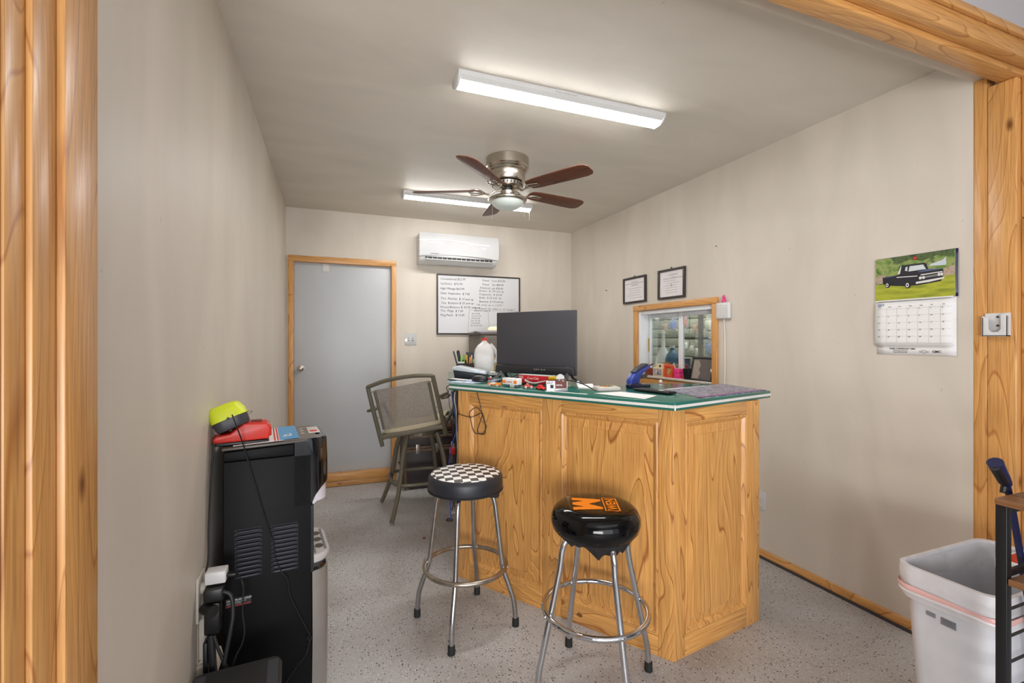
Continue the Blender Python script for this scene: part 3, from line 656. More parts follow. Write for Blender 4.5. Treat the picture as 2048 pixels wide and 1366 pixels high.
# ------------------------------------------------------------------ framed certificates
def cert(y, z, w_, h_, tilt, label, seed):
    t = thing('framed_certificate', label, 'framed certificate', (XR, y, z), 0, None)
    t.rotation_euler = (R(tilt), 0, 0)
    BX(-.008, -.002, .012, w_ - .012, .012, h_ - .012).build('paper', m_paperp, t)
    MB().box(-.02, 0, 0, w_, 0, .018).box(-.02, 0, 0, w_, h_ - .018, h_).box(-.02, 0, 0, .018, .018, h_ - .018).box(-.02, 0, w_ - .018, w_, .018, h_ - .018).build('frame', m_frame, t, bev=.002)
    MB().tube([(-.008, w_ / 2 - .012, h_), (-.010, w_ / 2, h_ + .012), (-.008, w_ / 2 + .012, h_)], .003, 6).build('hanger', m_frame, t)
    q = MB(); rnd = random.Random(seed)
    def L_(s, yy, zz, sz): q.text(s, sz, RM(R(90), 0, R(-90), (-.0085, yy, zz)), ext=.0002, align='CENTER')
    c = w_ / 2
    if seed == 1:
        L_('State Inspection', c, h_ * .80, .014); L_('CERTIFICATE', c, h_ * .66, .017)
        for i in range(5): q.box(-.0088, -.0082, w_ * rnd.uniform(.16, .3), w_ * rnd.uniform(.7, .86), h_ * (.56 - .09 * i), h_ * (.56 - .09 * i) + .0025)
        q.box(-.0088, -.0082, .03, w_ - .03, h_ * .745, h_ * .745 + .004)
    else:
        L_('CERTIFICATE', c - .02, h_ * .77, .019); L_('of Training', c - .02, h_ * .70, .012)
        for i in range(6): q.box(-.0088, -.0082, w_ * rnd.uniform(.2, .34), w_ * rnd.uniform(.66, .82), h_ * (.60 - .08 * i), h_ * (.60 - .08 * i) + .0025)
        q.box(-.0088, -.0082, .03, w_ - .06, h_ * .67, h_ * .67 + .004)
    q.build('lettering', m_inkg, t)
    if seed == 2: lab(MB().lathe([(.012, 0), (.012, .0005)], 16).build('seal', mat('seal_pink', (214, 176, 178), .5), t), 'faint pink seal').matrix_basis = RM(0, R(-90), 0, (-.0082, c, h_ * .45))
cert(3.471, 1.768, .343, .243, -.3, 'left and smaller looking black-framed certificate above the window', 1)
cert(2.978, 1.766, .325, .248, .3, 'right black-framed certificate directly above the window casing', 2)
# ------------------------------------------------------------------ thermostat style box with pink clip, cord
t = thing('wifi_extender', 'square white perforated wall box at the window casing corner', 'wall box', (XR, 2.521, 1.574))
BX(-.03, 0, 0, .122, 0, .12).build('body', m_white, t, bev=.012, seg=3)
mb = MB()
for i in range(4):
    for j in range(5): mb.box(-.0306, -.030, .022 + i * .024, .032 + i * .024, .02 + j * .018, .026 + j * .018)
v = mb.build('dimple', m_beige, t); v['kind'] = 'stuff'
c = tag(MB().tube(smooth_path([(XR - .012, 2.582, 1.574), (XR - .010, 2.575, 1.45), (XR - .006, 2.578, 1.2), (XR - .008, 2.572, .9), (XR - .006, 2.45, .6), (XR - .008, 2.29, .40)], 8), .0035, 8).build('power_cord', m_cablew, None), 'thin white cord hanging down from the white wall box', 'cord')
t = thing('pink_figurine', 'tiny pink figurine sitting on the white wall box', 'figurine', (XR - .016, 2.578, 1.694))
MB().lathe([(.014, 0), (.016, .008), (.012, .02), (.008, .026)], 14).build('body', m_pink, t, smooth=True)
MB().lathe([(.006, .024), (.010, .030), (.010, .038), (.005, .044)], 14).build('head', m_pink, t, smooth=True)
for s in (-1, 1): MB().cyl(0, s * .007, .042, .052, .0035, 8, .002).build('ear', m_pink, t)
# ------------------------------------------------------------------ calendar
cal = thing('wall_calendar', 'wall calendar open at July with a dark pickup truck picture', 'calendar', (XR, 1.248, 1.35))
cw, chh = .33, .48
def PGE(nm, z0, z1, y0, y1, bow, x0, m, curl=0):
    v = []; n = 8
    for i in range(n + 1):
        for j in range(n + 1):
            u, w2 = i / n, j / n
            v.append((x0 - bow * math.sin(PI * w2) - curl * (u * u) * (1 - w2), y0 + (y1 - y0) * u, z0 + (z1 - z0) * w2))
    f = [(i * (n + 1) + j, (i + 1) * (n + 1) + j, (i + 1) * (n + 1) + j + 1, i * (n + 1) + j + 1) for i in range(n) for j in range(n)]
    o = MB().add(v, f).build(nm, m, cal, smooth=True); md = o.modifiers.new('solid', 'SOLIDIFY'); md.thickness = .0008; md.offset = 0
    return o
PGE('backing_page', .0, .27, .0, cw, .0, -.003, m_paper)
PGE('date_page', .042, .262, .006, cw + .004, .004, -.012, m_paper)
PGE('back_leaf', .27, .487, -.006, cw, .002, -.003, m_navy)
pic = thing('calendar_picture', None, None) ; bpy.data.objects.remove(pic)
pm = [matprint('hedge_print', [(44, 74, 36), (104, 136, 60), (150, 160, 92), (60, 90, 44)], 26), matprint('grass_print', [(132, 142, 34), (176, 180, 50), (112, 126, 30)], 14, (1, .4, 2)),
      matprint('stone_print', [(150, 130, 112), (186, 164, 142), (110, 98, 84)], 60), mat('truck_black_print', (30, 30, 38), .4), mat('truck_glass_print', (206, 212, 214), .4), mat('truck_chrome_print', (222, 220, 216), .4), mat('tyre_print', (20, 20, 22), .5), mat('sky_print', (196, 206, 214), .5), matprint('bush_print', [(110, 136, 60), (150, 166, 84), (90, 116, 50)], 50), matprint('tree_print', [(48, 66, 36), (84, 104, 52), (40, 54, 32)], 40), mat('truck_sheen_print', (84, 96, 130), .4)]
pc = MB(); X0 = -.014
def flat(poly, mi, lay):
    pc.cur = mi; x = X0 - lay * .00025
    pc.add([(x, y * cw, .272 + z * .212) for y, z in [(1 - a, b) for a, b in poly]], [tuple(range(len(poly)))])
# coordinates: a = 0 left .. 1 right, b = 0 bottom .. 1 top
flat([(0, 0), (1, 0), (1, 1), (0, 1)], 0, 0)
flat([(0, 0), (1, 0), (1, .46), (0, .38)], 1, 1)
flat([(0, .40), (.14, .42), (.16, .60), (.05, .62), (0, .56)], 2, 1.2); flat([(.78, .44), (1, .46), (1, .66), (.82, .60)], 2, 1.2)
flat([(.70, .70), (.90, .68), (.90, .86), (.86, .80), (.72, .74)], 7, 1.3)
flat([(.0, .60), (.16, .62), (.30, .68), (.34, .60), (.2, .5), (0, .5)], 8, 1.15); flat([(.30, .82), (.46, .9), (.62, .84), (.8, .92), (.95, .86), (1, 1), (.2, 1)], 9, 1.15)
flat([(.10, .42), (.10, .56), (.28, .58), (.30, .575), (.33, .76), (.36, .79), (.64, .79), (.67, .765), (.69, .64), (.86, .61), (.87, .57), (.86, .42), (.84, .34), (.60, .30), (.42, .30), (.22, .34), (.12, .38)], 3, 2)
flat([(.345, .62), (.37, .75), (.42, .75), (.425, .62)], 4, 3) if 0 else None
flat([(.445, .63), (.46, .75), (.63, .75), (.665, .64)], 4, 3)
flat([(.30, .585), (.335, .60), (.355, .77), (.345, .77)], 5, 3)
flat([(.11, .54), (.28, .56), (.28, .575), (.11, .558)], 10, 3); flat([(.56, .60), (.60, .585), (.84, .60), (.85, .61), (.69, .638)], 10, 3); flat([(.40, .66), (.41, .74), (.435, .745), (.43, .64)], 4, 3)
flat([(.60, .44), (.60, .475), (.85, .50), (.85, .47)], 5, 3.2); flat([(.62, .448), (.62, .468), (.83, .492), (.83, .475)], 3, 3.4)
flat([(.29, .515), (.29, .535), (.56, .515), (.56, .497)], 5, 3); flat([(.60, .51), (.60, .535), (.86, .555), (.86, .535)], 5, 3)
flat([(.54, .33), (.54, .375), (.88, .425), (.88, .39), (.70, .345)], 5, 4)
for a, b, r in ((.17, .375, .045), (.44, .33, .05)):
    flat([(a + r * .80 * math.cos(2 * PI * i / 18), b - .01 + r * 1.5 * math.sin(2 * PI * i / 18)) for i in range(18)], 6, 4)
    flat([(a - .008 + r * .42 * math.cos(2 * PI * i / 18), b - .01 + r * 1.0 * math.sin(2 * PI * i / 18)) for i in range(18)], 5, 5); flat([(a - .008 + r * .2 * math.cos(2 * PI * i / 12), b - .01 + r * .5 * math.sin(2 * PI * i / 12)) for i in range(12)], 6, 6)
flat([(.72, .34), (.72, .40), (.80, .40), (.81, .36)], 6, 3.5)
for a, b in ((.595, .455), (.635, .457), (.82, .49), (.85, .49)): flat([(a + .018 * math.cos(2 * PI * i / 12), b + .036 * math.sin(2 * PI * i / 12)) for i in range(12)], 5, 5)
pp = pc.build('truck_picture', pm, cal, fix=False)
BX(-.0145, -.0135, .006, cw, .268, .273).build('fold', m_paper, cal)
BX(-.0137, -.004, .004, cw, .272, .484).build('picture_page', m_paper, cal)
lab(MB().lathe([(.007, 0), (.008, .004), (.004, .008)], 12).build('push_pin', m_red, cal), 'red push pin').matrix_basis = RM(0, R(-90), 0, (-.014, cw * .47, .466))
tx = MB(); RZ = lambda y, z, x=-.0168: RM(R(90), 0, R(-90), (x, y, z))
tx.text('JULY', .014, RZ(cw - .012, .245, -.0165), bold=True); tb = tx.build('month_name', m_inkb, cal)
tx = MB()
for i, d_ in enumerate(['SUN', 'MON', 'TUE', 'WED', 'THU', 'FRI', 'SAT']): tx.text(d_, .006, RZ(cw - .014 - i * .045, .236))
n = 1
for r_ in range(5):
    for c_ in range(7):
        if r_ == 0 and c_ < 3: continue
        if n > 31: break
        tx.text(str(n), .0085, RZ(cw - .012 - c_ * .045, .222 - r_ * .034)); n += 1
tx.build('dates', m_ink, cal)
gl = MB()
for i in range(6): gl.box(-.0166, -.0164, .012, cw - .008, .057 + i * .034, .0575 + i * .034)
for i in range(6): gl.box(-.0166, -.0164, cw - .016 - (i + 1) * .045 + .009, cw - .0155 - (i + 1) * .045 + .009, .057, .233)
gl.build('grid_line', m_inkg, cal)
tx = MB()
tx.text('PARIS CHEVROLET GMC', .0105, RZ(cw - .058, .026, -.0040), bold=True); tx.text('3310 Main Ave SE, Paris', .0065, RZ(cw - .075, .018, -.0040)); tx.text('Phone: (903) 785-7300', .0065, RZ(cw - .075, .010, -.004)); tx.text('GMC', .016, RZ(.092, .012, -.004), bold=True)
tx.build('dealer_text', m_ink, cal)
bt = MB(); x = -.0042
for P in ([(0, .004), (.010, .0), (.013, .004), (.021, .004), (.026, 0), (.036, .008), (.026, .012), (.023, .009), (.013, .009), (.010, .012)],):
    a = P
bow = [(.000, .004), (.011, .004), (.013, 0), (.024, 0), (.022, .004), (.036, .0045), (.033, .0085), (.023, .0085), (.021, .0125), (.010, .0125), (.012, .0085), (-.002, .0085)]
bt.tube([(x, .142 - a * 1.0, .010 + b * 1.0) for a, b in bow], .0007, 5, True); bt.build('bowtie_logo', m_ink, cal)
# ------------------------------------------------------------------ bracket holder on right post
t = thing('remote_holder', 'empty white plastic wall cradle screwed to the right pine boards', 'holder', (XR - .0045, 1.066, 1.438))
BX(-.004, 0, 0, .082, 0, .098).build('back_plate', m_white, t, bev=.0015)
MB().prism([(0, 0), (.082, 0), (.082, .08), (.062, .08), (.062, .03), (.052, .018), (.030, .018), (.022, .03), (.022, .092), (0, .092)], -.026, -.021, 'x').build('front_lip', m_white, t, bev=.001)
BX(-.026, -.004, 0, .004, 0, .085).build('side', m_white, t); BX(-.026, -.004, .078, .082, 0, .085).build('side', m_white, t); BX(-.026, -.004, 0, .082, 0, .004).build('base', m_white, t)
for z in (.045, .082):
    lab(BX(-.006, -.004, .036, .044, z - .004, z + .004).build('screw', m_dgrey, t), 'dark screw head')
# ------------------------------------------------------------------ bar stools
def stool(name, label, x, y, rz, topz, seatR, style):
    t = thing(name, label, 'bar stool', (x, y, 0), rz, 'round chrome bar stools by the counter')
    sb = topz - (.088 if style == 'check' else .120)
    cm = m_chromed if style == 'check' else m_chrome
    if style == 'check':
        MB().lathe([(seatR - .02, sb), (seatR - .004, sb + .004), (seatR - .002, sb + .012), (seatR, sb + .02), (seatR, sb + .06), (seatR - .004, sb + .074), (seatR - .014, topz - .004)], 56).build('seat_cushion', m_vinylseat, t, smooth=True)
        lab(MB().lathe([(seatR - .0142, topz - .0045), (seatR - .026, topz), (.10, topz + .003), (.02, topz + .004)], 56).build('seat_top', m_check, t, smooth=True), 'black and white checkerboard vinyl')
        MB().ring(0, 0, sb + .008, seatR - .001, .0035, 56, 8).build('piping', m_rubber, t, smooth=True)
        MB().cyl(0, 0, sb - .018, sb - .0005, .10, 28).build('swivel_plate', m_black, t)
        MB().box(-.02, .02, -.17, -.12, sb - .03, sb - .001).build('clip', m_rubber, t)
    else:
        pr = [(seatR - .06, sb), (seatR - .025, sb + .005), (seatR - .008, sb + .022), (seatR, sb + .050), (seatR - .002, sb + .074), (seatR - .013, topz - .022), (seatR - .032, topz - .006), (seatR - .055, topz - .001), (.10, topz + .001), (.02, topz + .0015)]
        MB().lathe(pr, 64).build('seat_cushion', m_glossvinyl, t, smooth=True)
        # torn black lining hanging below the cushion
        rnd = random.Random(5); vs = []; n = 48
        for i in range(n):
            a = 2 * PI * i / n; r1 = seatR - .022; r0 = seatR - .055 - .02 * rnd.random()
            dz = -.012 - .022 * rnd.random() - (.030 if 222 < math.degrees(a) + math.degrees(rz) - 0 < 300 or math.degrees(a) + math.degrees(rz) > 582 else 0) * rnd.uniform(.3, 1.2)
            vs += [(r1 * math.cos(a), r1 * math.sin(a), sb + .008), (r0 * math.cos(a), r0 * math.sin(a), sb + dz)]
        fs = [(2 * i, 2 * ((i + 1) % n), 2 * ((i + 1) % n) + 1, 2 * i + 1) for i in range(n)]
        o = MB().add(vs, fs).build('torn_lining', m_rubber, t); md = o.modifiers.new('s', 'SOLIDIFY'); md.thickness = .0015
        MB().cyl(0, 0, sb - .016, sb - .0005, .09, 28).build('swivel_plate', m_black, t)
    ringz, ringR = (.288, .205) if style == 'check' else (.318, .212)
    for k in range(4):
        a = PI / 2 * k; c, s = math.cos(a), math.sin(a); lg = MB()
        pr = [(.06, sb - .010), (.115, sb - .012), (.136, sb - .022), (.150, sb - .06), (.160, sb - .13), (ringR - .018, ringz + .03), (ringR - .004, ringz - .03), (.238, .155), (.250, .10), (.256, .012)]
        lg.tube(smooth_path([(r * c, r * s, z) for r, z in pr], 7), .0125, 14)
        l = lg.build('leg', cm, t, smooth=True)
        MB().cyl(.256 * c, .256 * s, 0, .038, .0175, 16, .0165).build('rubber_foot', m_rubber, l)
        MB().tube([((ringR - .024) * c, (ringR - .024) * s, ringz + .001), ((ringR + .016) * c, (ringR + .016) * s, ringz + .001)], .005, 10).build('bolt', cm, l)
    MB().ring(0, 0, ringz, ringR, .0115, 56, 14).build('foot_ring', m_rust if style == 'check' else cm, t, smooth=True)
    return t
s1 = stool('checkered_bar_stool', 'chrome bar stool with black and white checkerboard seat', .640, 2.300, R(60), .755, .188, 'check')
s2 = stool('black_bar_stool', 'chrome bar stool with glossy black seat and orange logo', 1.022, 1.683, R(-3), .747, .183, 'gloss')
# logo: big W above boxed word, both read along the world direction 'up the seat'
lg = MB(); zt_ = .7492
lg.M = Matrix.Translation((-.002, -.014, 0)) @ Matrix.Rotation(R(68), 4, 'Z') @ Matrix.Diagonal((1.15, 1.15, 1, 1)) @ Matrix.Translation((0, 0, zt_))
def P2(poly, z=0): lg.add([(a, b, z) for a, b in poly] + [(a, b, z - .002) for a, b in poly], [tuple(range(len(poly))), tuple(range(2 * len(poly) - 1, len(poly) - 1, -1))])
w_ = .062; P2([(-w_, .085), (-w_ + .026, .085), (-w_ + .034, .045), (-.012, .085), (.012, .085), (w_ - .034, .045), (w_ - .026, .085), (w_, .085), (w_ - .012, -.018), (w_ - .032, -.018), (0, .028), (-w_ + .032, -.018), (-w_ + .012, -.018)])
lg.text('WEN', .046, RM(0, 0, 0, (0, -.0665, .0006)), ext=.0004, bold=True, align='CENTER', sp=1.05)
P2([(-w_ - .004, -.030), (-w_ - .004, -.076), (-w_ + .001, -.071), (-w_ + .001, -.030)]); P2([(-w_ - .004, -.076), (w_ + .004, -.076), (w_ + .004, -.071), (-w_ - .004, -.071)]); P2([(w_, -.028), (w_, -.074), (w_ + .004, -.074), (w_ + .004, -.028)]); P2([(-w_ - .004, -.024), (w_ + .004, -.024), (w_ + .004, -.028), (-w_ - .004, -.028)])
lab(lg.build('seat_logo', m_orange, s2), 'orange lettering')
# ------------------------------------------------------------------ swivel patio chair
ch = thing('swivel_patio_bar_chair', 'olive-grey metal swivel patio bar chair with mesh sling back', 'chair', (.70, 3.975, 0))
base_a = R(2)
for k, (sx, sy) in enumerate(((-1, -1), (1, -1), (1, 1), (-1, 1))):
    lgm = MB(); lgm.M = Matrix.Rotation(base_a, 4, 'Z')
    lgm.tube(smooth_path([(sx * .12, sy * .12, .655), (sx * .16, sy * .16, .50), (sx * .185, sy * .185, .33), (sx * .215, sy * .215, .18), (sx * .268, sy * .272, .014)], 6), .027, 12, r2=.021, flat=.75)
    lgm.build('leg', m_olive, ch, smooth=True)
pts_ = []
for i in range(40):
    a = 2 * PI * i / 40; c, s = math.cos(a), math.sin(a); q = (abs(c) ** 4 + abs(s) ** 4) ** -.25
    pts_.append((.232 * q * c, .232 * q * s, .275))
MB().tube(pts_, .014, 10, True).build('footrest_ring', m_olive, ch, smooth=True)
MB().cyl(0, 0, .64, .672, .15, 28).build('swivel_plate', m_olive, ch)
S = Matrix.Translation((0, 0, .69)) @ Matrix.Rotation(-YAW, 4, 'Z') @ Matrix.Rotation(R(-10), 4, 'Y') @ Matrix.Translation((0, 0, -.69))
def seatpart(nm, mb, m, **k):
    o = mb.build(nm, m, ch, **k); o.matrix_basis = S; return o
w2 = .255
seatpart('seat_frame', MB().tube([(-w2, -.27, .70), (w2, -.27, .70), (w2, .26, .73), (-w2, .26, .73)], .018, 8, True, flat=1.1), m_olive, smooth=True)
v = []; n = 8
for i in range(n + 1):
    for j in range(n + 1): v.append((-w2 + .03 + (2 * w2 - .06) * i / n, -.25 + .50 * j / n, .735 + .025 * j / n - .02 * math.sin(PI * i / n)))
o = seatpart('seat_sling', MB().add(v, [(i * 9 + j, (i + 1) * 9 + j, (i + 1) * 9 + j + 1, i * 9 + j + 1) for i in range(8) for j in range(8)]), m_tan, smooth=True)
md = o.modifiers.new('s', 'SOLIDIFY'); md.thickness = .012
for sx in (-1, 1):
    seatpart('back_post', MB().tube(smooth_path([(sx * w2, -.25, .63), (sx * w2, -.29, .80), (sx * w2, -.325, .95), (sx * (w2 - .002), -.36, 1.115)], 5), .019, 8, flat=.9), m_olive, smooth=True)
    seatpart('sling_rail', MB().tube(smooth_path([(sx * (w2 - .045), -.275, .76), (sx * (w2 - .045), -.305, .90), (sx * (w2 - .042), -.345, 1.075)], 5), .012, 8), m_olive, smooth=True)
    ao = .325 if sx < 0 else -.278
    seatpart('armrest', MB().box(-abs(ao) - .036, -abs(ao) + .036, -.16, .16, .90, .922) if sx < 0 else MB().box(abs(ao) - .030, abs(ao) + .030, -.16, .03, .90, .922), m_olive, bev=.008)
    seatpart('arm_support', MB().tube(smooth_path([(sx * (w2 + .01), .22, .73), (sx * (w2 + .045), .21, .83), (sx * (w2 + .05), .15, .93)], 4), .014, 8), m_olive, smooth=True)
    seatpart('arm_link', MB().tube([(sx * (w2 + .005), -.325, .94), (sx * (w2 + .05), -.15, .942)], .013, 8), m_olive, smooth=True)
    seatpart('sling_bolt', MB().tube([(sx * (w2 - .05), -.352, 1.07), (sx * w2, -.352, 1.07)], .005, 6), m_metal)
    seatpart('sling_bolt', MB().tube([(sx * (w2 - .05), -.30, .86), (sx * w2, -.30, .86)], .005, 6), m_metal)
seatpart('top_rail', MB().tube(smooth_path([(-w2, -.36, 1.112), (-.13, -.375, 1.135), (0, -.38, 1.142), (.13, -.375, 1.135), (w2, -.36, 1.112)], 6), .020, 8, flat=.8), m_olive, smooth=True)
v = []
for i in range(n + 1):
    for j in range(n + 1): v.append((-w2 + .048 + (2 * w2 - .096) * i / n, -.280 - .065 * (j / n) - .025 * math.sin(PI * i / n) * (.4 + .6 * j / n), .755 + .325 * j / n))
o = seatpart('back_sling', MB().add(v, [(i * 9 + j, (i + 1) * 9 + j, (i + 1) * 9 + j + 1, i * 9 + j + 1) for i in range(8) for j in range(8)]), m_sling, smooth=True)
# ------------------------------------------------------------------ office chair behind the counter, trunk, bag
oc = thing('black_office_chair', 'black office chair mostly hidden behind the counter, its arm showing', 'chair', (1.28, 4.075, 0))
for k in range(5):
    a = R(72 * k + 20); l = MB().tube([(0, 0, .10), (.13 * math.cos(a), .13 * math.sin(a), .085), (.26 * math.cos(a), .26 * math.sin(a), .065)], .02, 8, r2=.014).build('base_arm', m_black, oc)
    MB().tube([(.26 * math.cos(a) - .02 * math.sin(a), .26 * math.sin(a) + .02 * math.cos(a), .028), (.26 * math.cos(a) + .02 * math.sin(a), .26 * math.sin(a) - .02 * math.cos(a), .028)], .028, 14).build('caster', m_black, l)
MB().cyl(0, 0, .09, .46, .025, 16).build('gas_lift', m_black, oc)
BX(-.22, .22, -.22, .24, .46, .54).build('seat', m_black, oc, bev=.03, seg=3)
BX(-.20, .22, .24, .29, .56, .98).build('backrest', m_black, oc, bev=.02, seg=3)
for sx in (-1, 1):
    MB().prism([(-.19, .64), (-.19, .70), (-.15, .71), (-.12, .98), (-.04, .985), (.06, .71), (.06, .64)][::1] if 0 else [(-.20, .66), (.10, .66), (.10, .72), (-.06, .72), (-.10, .99), (-.15, .995), (-.20, .90)], sx * .25 - .018, sx * .25 + .018, 'x').build('armrest', m_black, oc, bev=.006)
    BX(min(sx * .15, sx * .25), max(sx * .15, sx * .25), -.1, .08, .52, .55).build('arm_bracket', m_black, oc)
    BX(sx * .25 - .012, sx * .25 + .012, -.04, .02, .53, .67).build('arm_post', m_black, oc)
tr = thing('storage_trunk', 'dark worn footlocker trunk on the floor by the back wall', 'trunk', (.66, 4.50, 0))
BX(0, .56, 0, .34, .012, .38).build('body', m_trunk, tr, bev=.004); BX(-.003, .563, -.003, .343, .385, .50).build('lid', m_trunk, tr, bev=.004)
mb = MB()
for x in (-.006, .545):
    mb.box(x, x + .022, -.007, .02, .012, .38).box(x, x + .022, -.009, .02, .385, .503)
mb.box(-.006, .567, -.010, .002, .36, .383).box(-.006, .567, -.010, .002, .387, .405).box(-.006, .567, -.010, .002, .485, .506)
mb.build('binding', m_trunkb, tr, bev=.001)
for x in (.10, .28, .44):
    l = BX(x, x + .035, -.018, -.010, .34, .43).build('latch', m_metal, tr, bev=.002)
MB().tube([(-.006, .1, .2), (-.03, .12, .22), (-.03, .22, .22), (-.006, .24, .2)], .006, 8).build('handle', m_brown, tr)
for x in (.03, .53):
    for y in (.03, .31): MB().cyl(x, y, 0, .012, .02, 12).build('foot', m_metal, tr)
bg = thing('brown_bag', 'rounded brown leatherette bag lying on the trunk', 'bag', (1.02, 4.63, .506))
MB().tube(smooth_path([(-.12, 0, .06), (-.06, 0, .065), (.06, 0, .065), (.14, 0, .06)], 5), .058, 18).build('body', m_brown, bg, smooth=True)
MB().tube(smooth_path([(-.06, 0, .11), (-.03, -.01, .155), (.04, -.01, .155), (.07, 0, .11)], 5), .007, 8).build('handle', m_brown, bg, smooth=True)
# ------------------------------------------------------------------ grey cabinet by back wall with papers
gc = thing('grey_drawer_cabinet', 'tall weathered grey drawer cabinet behind the monitor', 'cabinet', (1.385, 4.40, 0))
BX(0, .78, 0, .44, 0, 1.478).build('body', m_cab, gc, bev=.003)
BX(-.012, .792, -.014, .45, 1.479, 1.502).build('top', m_cab, gc, bev=.002)
for i in range(5):
    d = BX(.025, .755, -.018, -.001, .06 + i * .285, .325 + i * .285).build('drawer', m_cab, gc, bev=.003)
    MB().tube([(.33, -.02, .19 + i * .285), (.33, -.045, .19 + i * .285), (.45, -.045, .19 + i * .285), (.45, -.02, .19 + i * .285)], .005, 8).build('handle', m_black, d)
pf = thing('paper_stack', 'loose papers and purple folder on top of the grey cabinet', 'papers', (1.37, 4.42, 1.5025))
for i, (dx, m, a) in enumerate(((0, m_paper, 3), (.01, mat('purple_folder', (128, 118, 190), .5), -4), (-.01, m_paper, 6))):
    BX(-.02 + dx, .30, 0, .21, .004 * i, .004 * i + .0032).build('sheet', m, pf, rz=R(a) * .3)
yb = thing('cream_tub', 'cream rounded tub on the papers of the grey cabinet', 'tub', (1.62, 4.52, 1.515))
MB().lathe([(.07, 0), (.085, .01), (.085, .03), (.07, .045)], 24, sx=1.5).build('body', mat('cream_plastic', (240, 232, 196), .4), yb, smooth=True)
BX(-.05, .05, -.02, .02, .0455, .05).build('lid_rib', m_beige, yb)
# ------------------------------------------------------------------ more helpers
def on_plane(px, py, P0, n):
    a = (px - PCX) / FPX; b = -(py - PCY) / FPX; c, s = math.cos(YAW), math.sin(YAW)
    d = Vector((a * c + s, c - a * s, b)); P0 = Vector(P0); n = Vector(n); E_ = Vector((0, 0, EYE))
    return E_ + d * ((P0 - E_).dot(n) / d.dot(n))
def loft(mb, secs, n=6, cap=True):
    """rounded-rectangle sections (cx, cy, hx, hy, r, z)"""
    rows = []
    for cx, cy, hx, hy, r, z in secs:
        row = []
        for q, (sx, sy) in enumerate(((1, 1), (-1, 1), (-1, -1), (1, -1))):
            for i in range(n + 1):
                a = PI / 2 * q + PI / 2 * i / n
                row.append((cx + sx * (hx - r) + r * math.cos(a), cy + sy * (hy - r) + r * math.sin(a), z))
        rows.append(row)
    m = len(rows[0]); vs = [p for r_ in rows for p in r_]
    fs = [(k * m + i, k * m + (i + 1) % m, (k + 1) * m + (i + 1) % m, (k + 1) * m + i) for k in range(len(rows) - 1) for i in range(m)]
    if cap: fs += [tuple(range(m - 1, -1, -1)), tuple((len(rows) - 1) * m + i for i in range(m))]
    return mb.add(vs, fs)
# ------------------------------------------------------------------ water dispenser
wd = thing('water_dispenser', 'tall black bottom-loading water dispenser against the left wall', 'water dispenser', (-.347, 1.881, 0), R(7))
DW, TT = .30, 1.05
BX(0, .285, 0, DW, .03, TT - .055).build('body', m_blackpt, wd, bev=.004)
MB().prism([(0, TT - .054), (.225, TT - .054), (.225, TT - .012), (.0, TT - .020)], 0, DW, 'y').build('upper_panel', m_blackpt, wd, bev=.004)
MB().prism([(-.004, TT - .016), (.27, TT - .008), (.27, TT + .002), (-.004, TT - .006)], -.003, DW + .003, 'y').build('top_cover', mat('grey_top_cover', (86, 80, 74), .35), wd, bev=.003)
BX(.012, .10, .02, DW - .02, 0, .03).build('foot', m_black, wd); BX(.19, .27, .02, DW - .02, 0, .03).build('foot', m_black, wd)
h = MB(); n = 10; rows = []
def hsec(z, xf, r=.07):
    pts = [(.226, 0), (xf - r, 0)] + [(xf - r + r * math.sin(PI / 2 * i / n), .0 + r - r * math.cos(PI / 2 * i / n)) for i in range(1, n + 1)]
    pts += [(xf - r + r * math.cos(PI / 2 * i / n), DW - r + r * math.sin(PI / 2 * i / n)) for i in range(0, n)] + [(xf - r, DW), (.226, DW)]
    return [(x, y, z) for x, y in pts]
zs = [TT - .004, TT - .012, TT - .05, .97, .93, .90]
secs = [hsec(TT + .001, .338), hsec(TT - .008, .345), hsec(.96, .348), hsec(.90, .348), hsec(.885, .348)]
m = len(secs[0]); vs = [p for s_ in secs for p in s_]
# lower rim of the head sweeps up towards the front
def sweep(x): return .805 + .075 * math.sqrt(max(0, (x - .286)) / .062)
vs += [(x, y, sweep(x)) for x, y, z in secs[-1]]
fs = [(k * m + i, k * m + (i + 1) % m, (k + 1) * m + (i + 1) % m, (k + 1) * m + i) for k in range(5) for i in range(m)] + [tuple(range(m)), tuple(5 * m + i for i in range(m))]
h.add(vs, fs).build('front_head', m_blackgl, wd, smooth=True)
ck = MB(); s0 = [(x - (.004 if x > .29 else 0), y, z) for x, y, z in hsec(0, .346)]
ck.add([(max(x, .288), y, sweep(x) - .0008) for x, y, z in s0] + [(max(x, .288), y, .805 if x < .3 else .812) for x, y, z in s0], [(i, (i + 1) % m, m + (i + 1) % m, m + i) for i in range(m)] + [tuple(range(m)), tuple(range(m, 2 * m))]).build('chin_panel', mat('lilac_white_plastic', (205, 200, 208), .3), wd, smooth=True)
MB().prism([(.19, TT + .0005), (.305, TT + .0022), (.305, TT + .004), (.19, TT + .003)], .01, DW - .01, 'y').build('control_panel', mat('taupe_control_panel', (108, 100, 92), .3), wd)
MB().box(.283, .325, .10, .235, TT + .0042, TT + .0062).build('button_plate', mat('pale_button_plate', (206, 200, 196), .35), wd, bev=.0008)
MB().cyl(.303, .135, TT + .0063, TT + .0085, .014, 20).build('hot_button', m_red, wd)
for i, y in enumerate((.11, .16, .21)): BX(.255, .268, y, y + .006, TT + .0042, TT + .0048).build('mark', m_paper, wd)
BX(.282, .292, 0.0, DW, .55, .80).build('alcove', m_blackgl, wd)
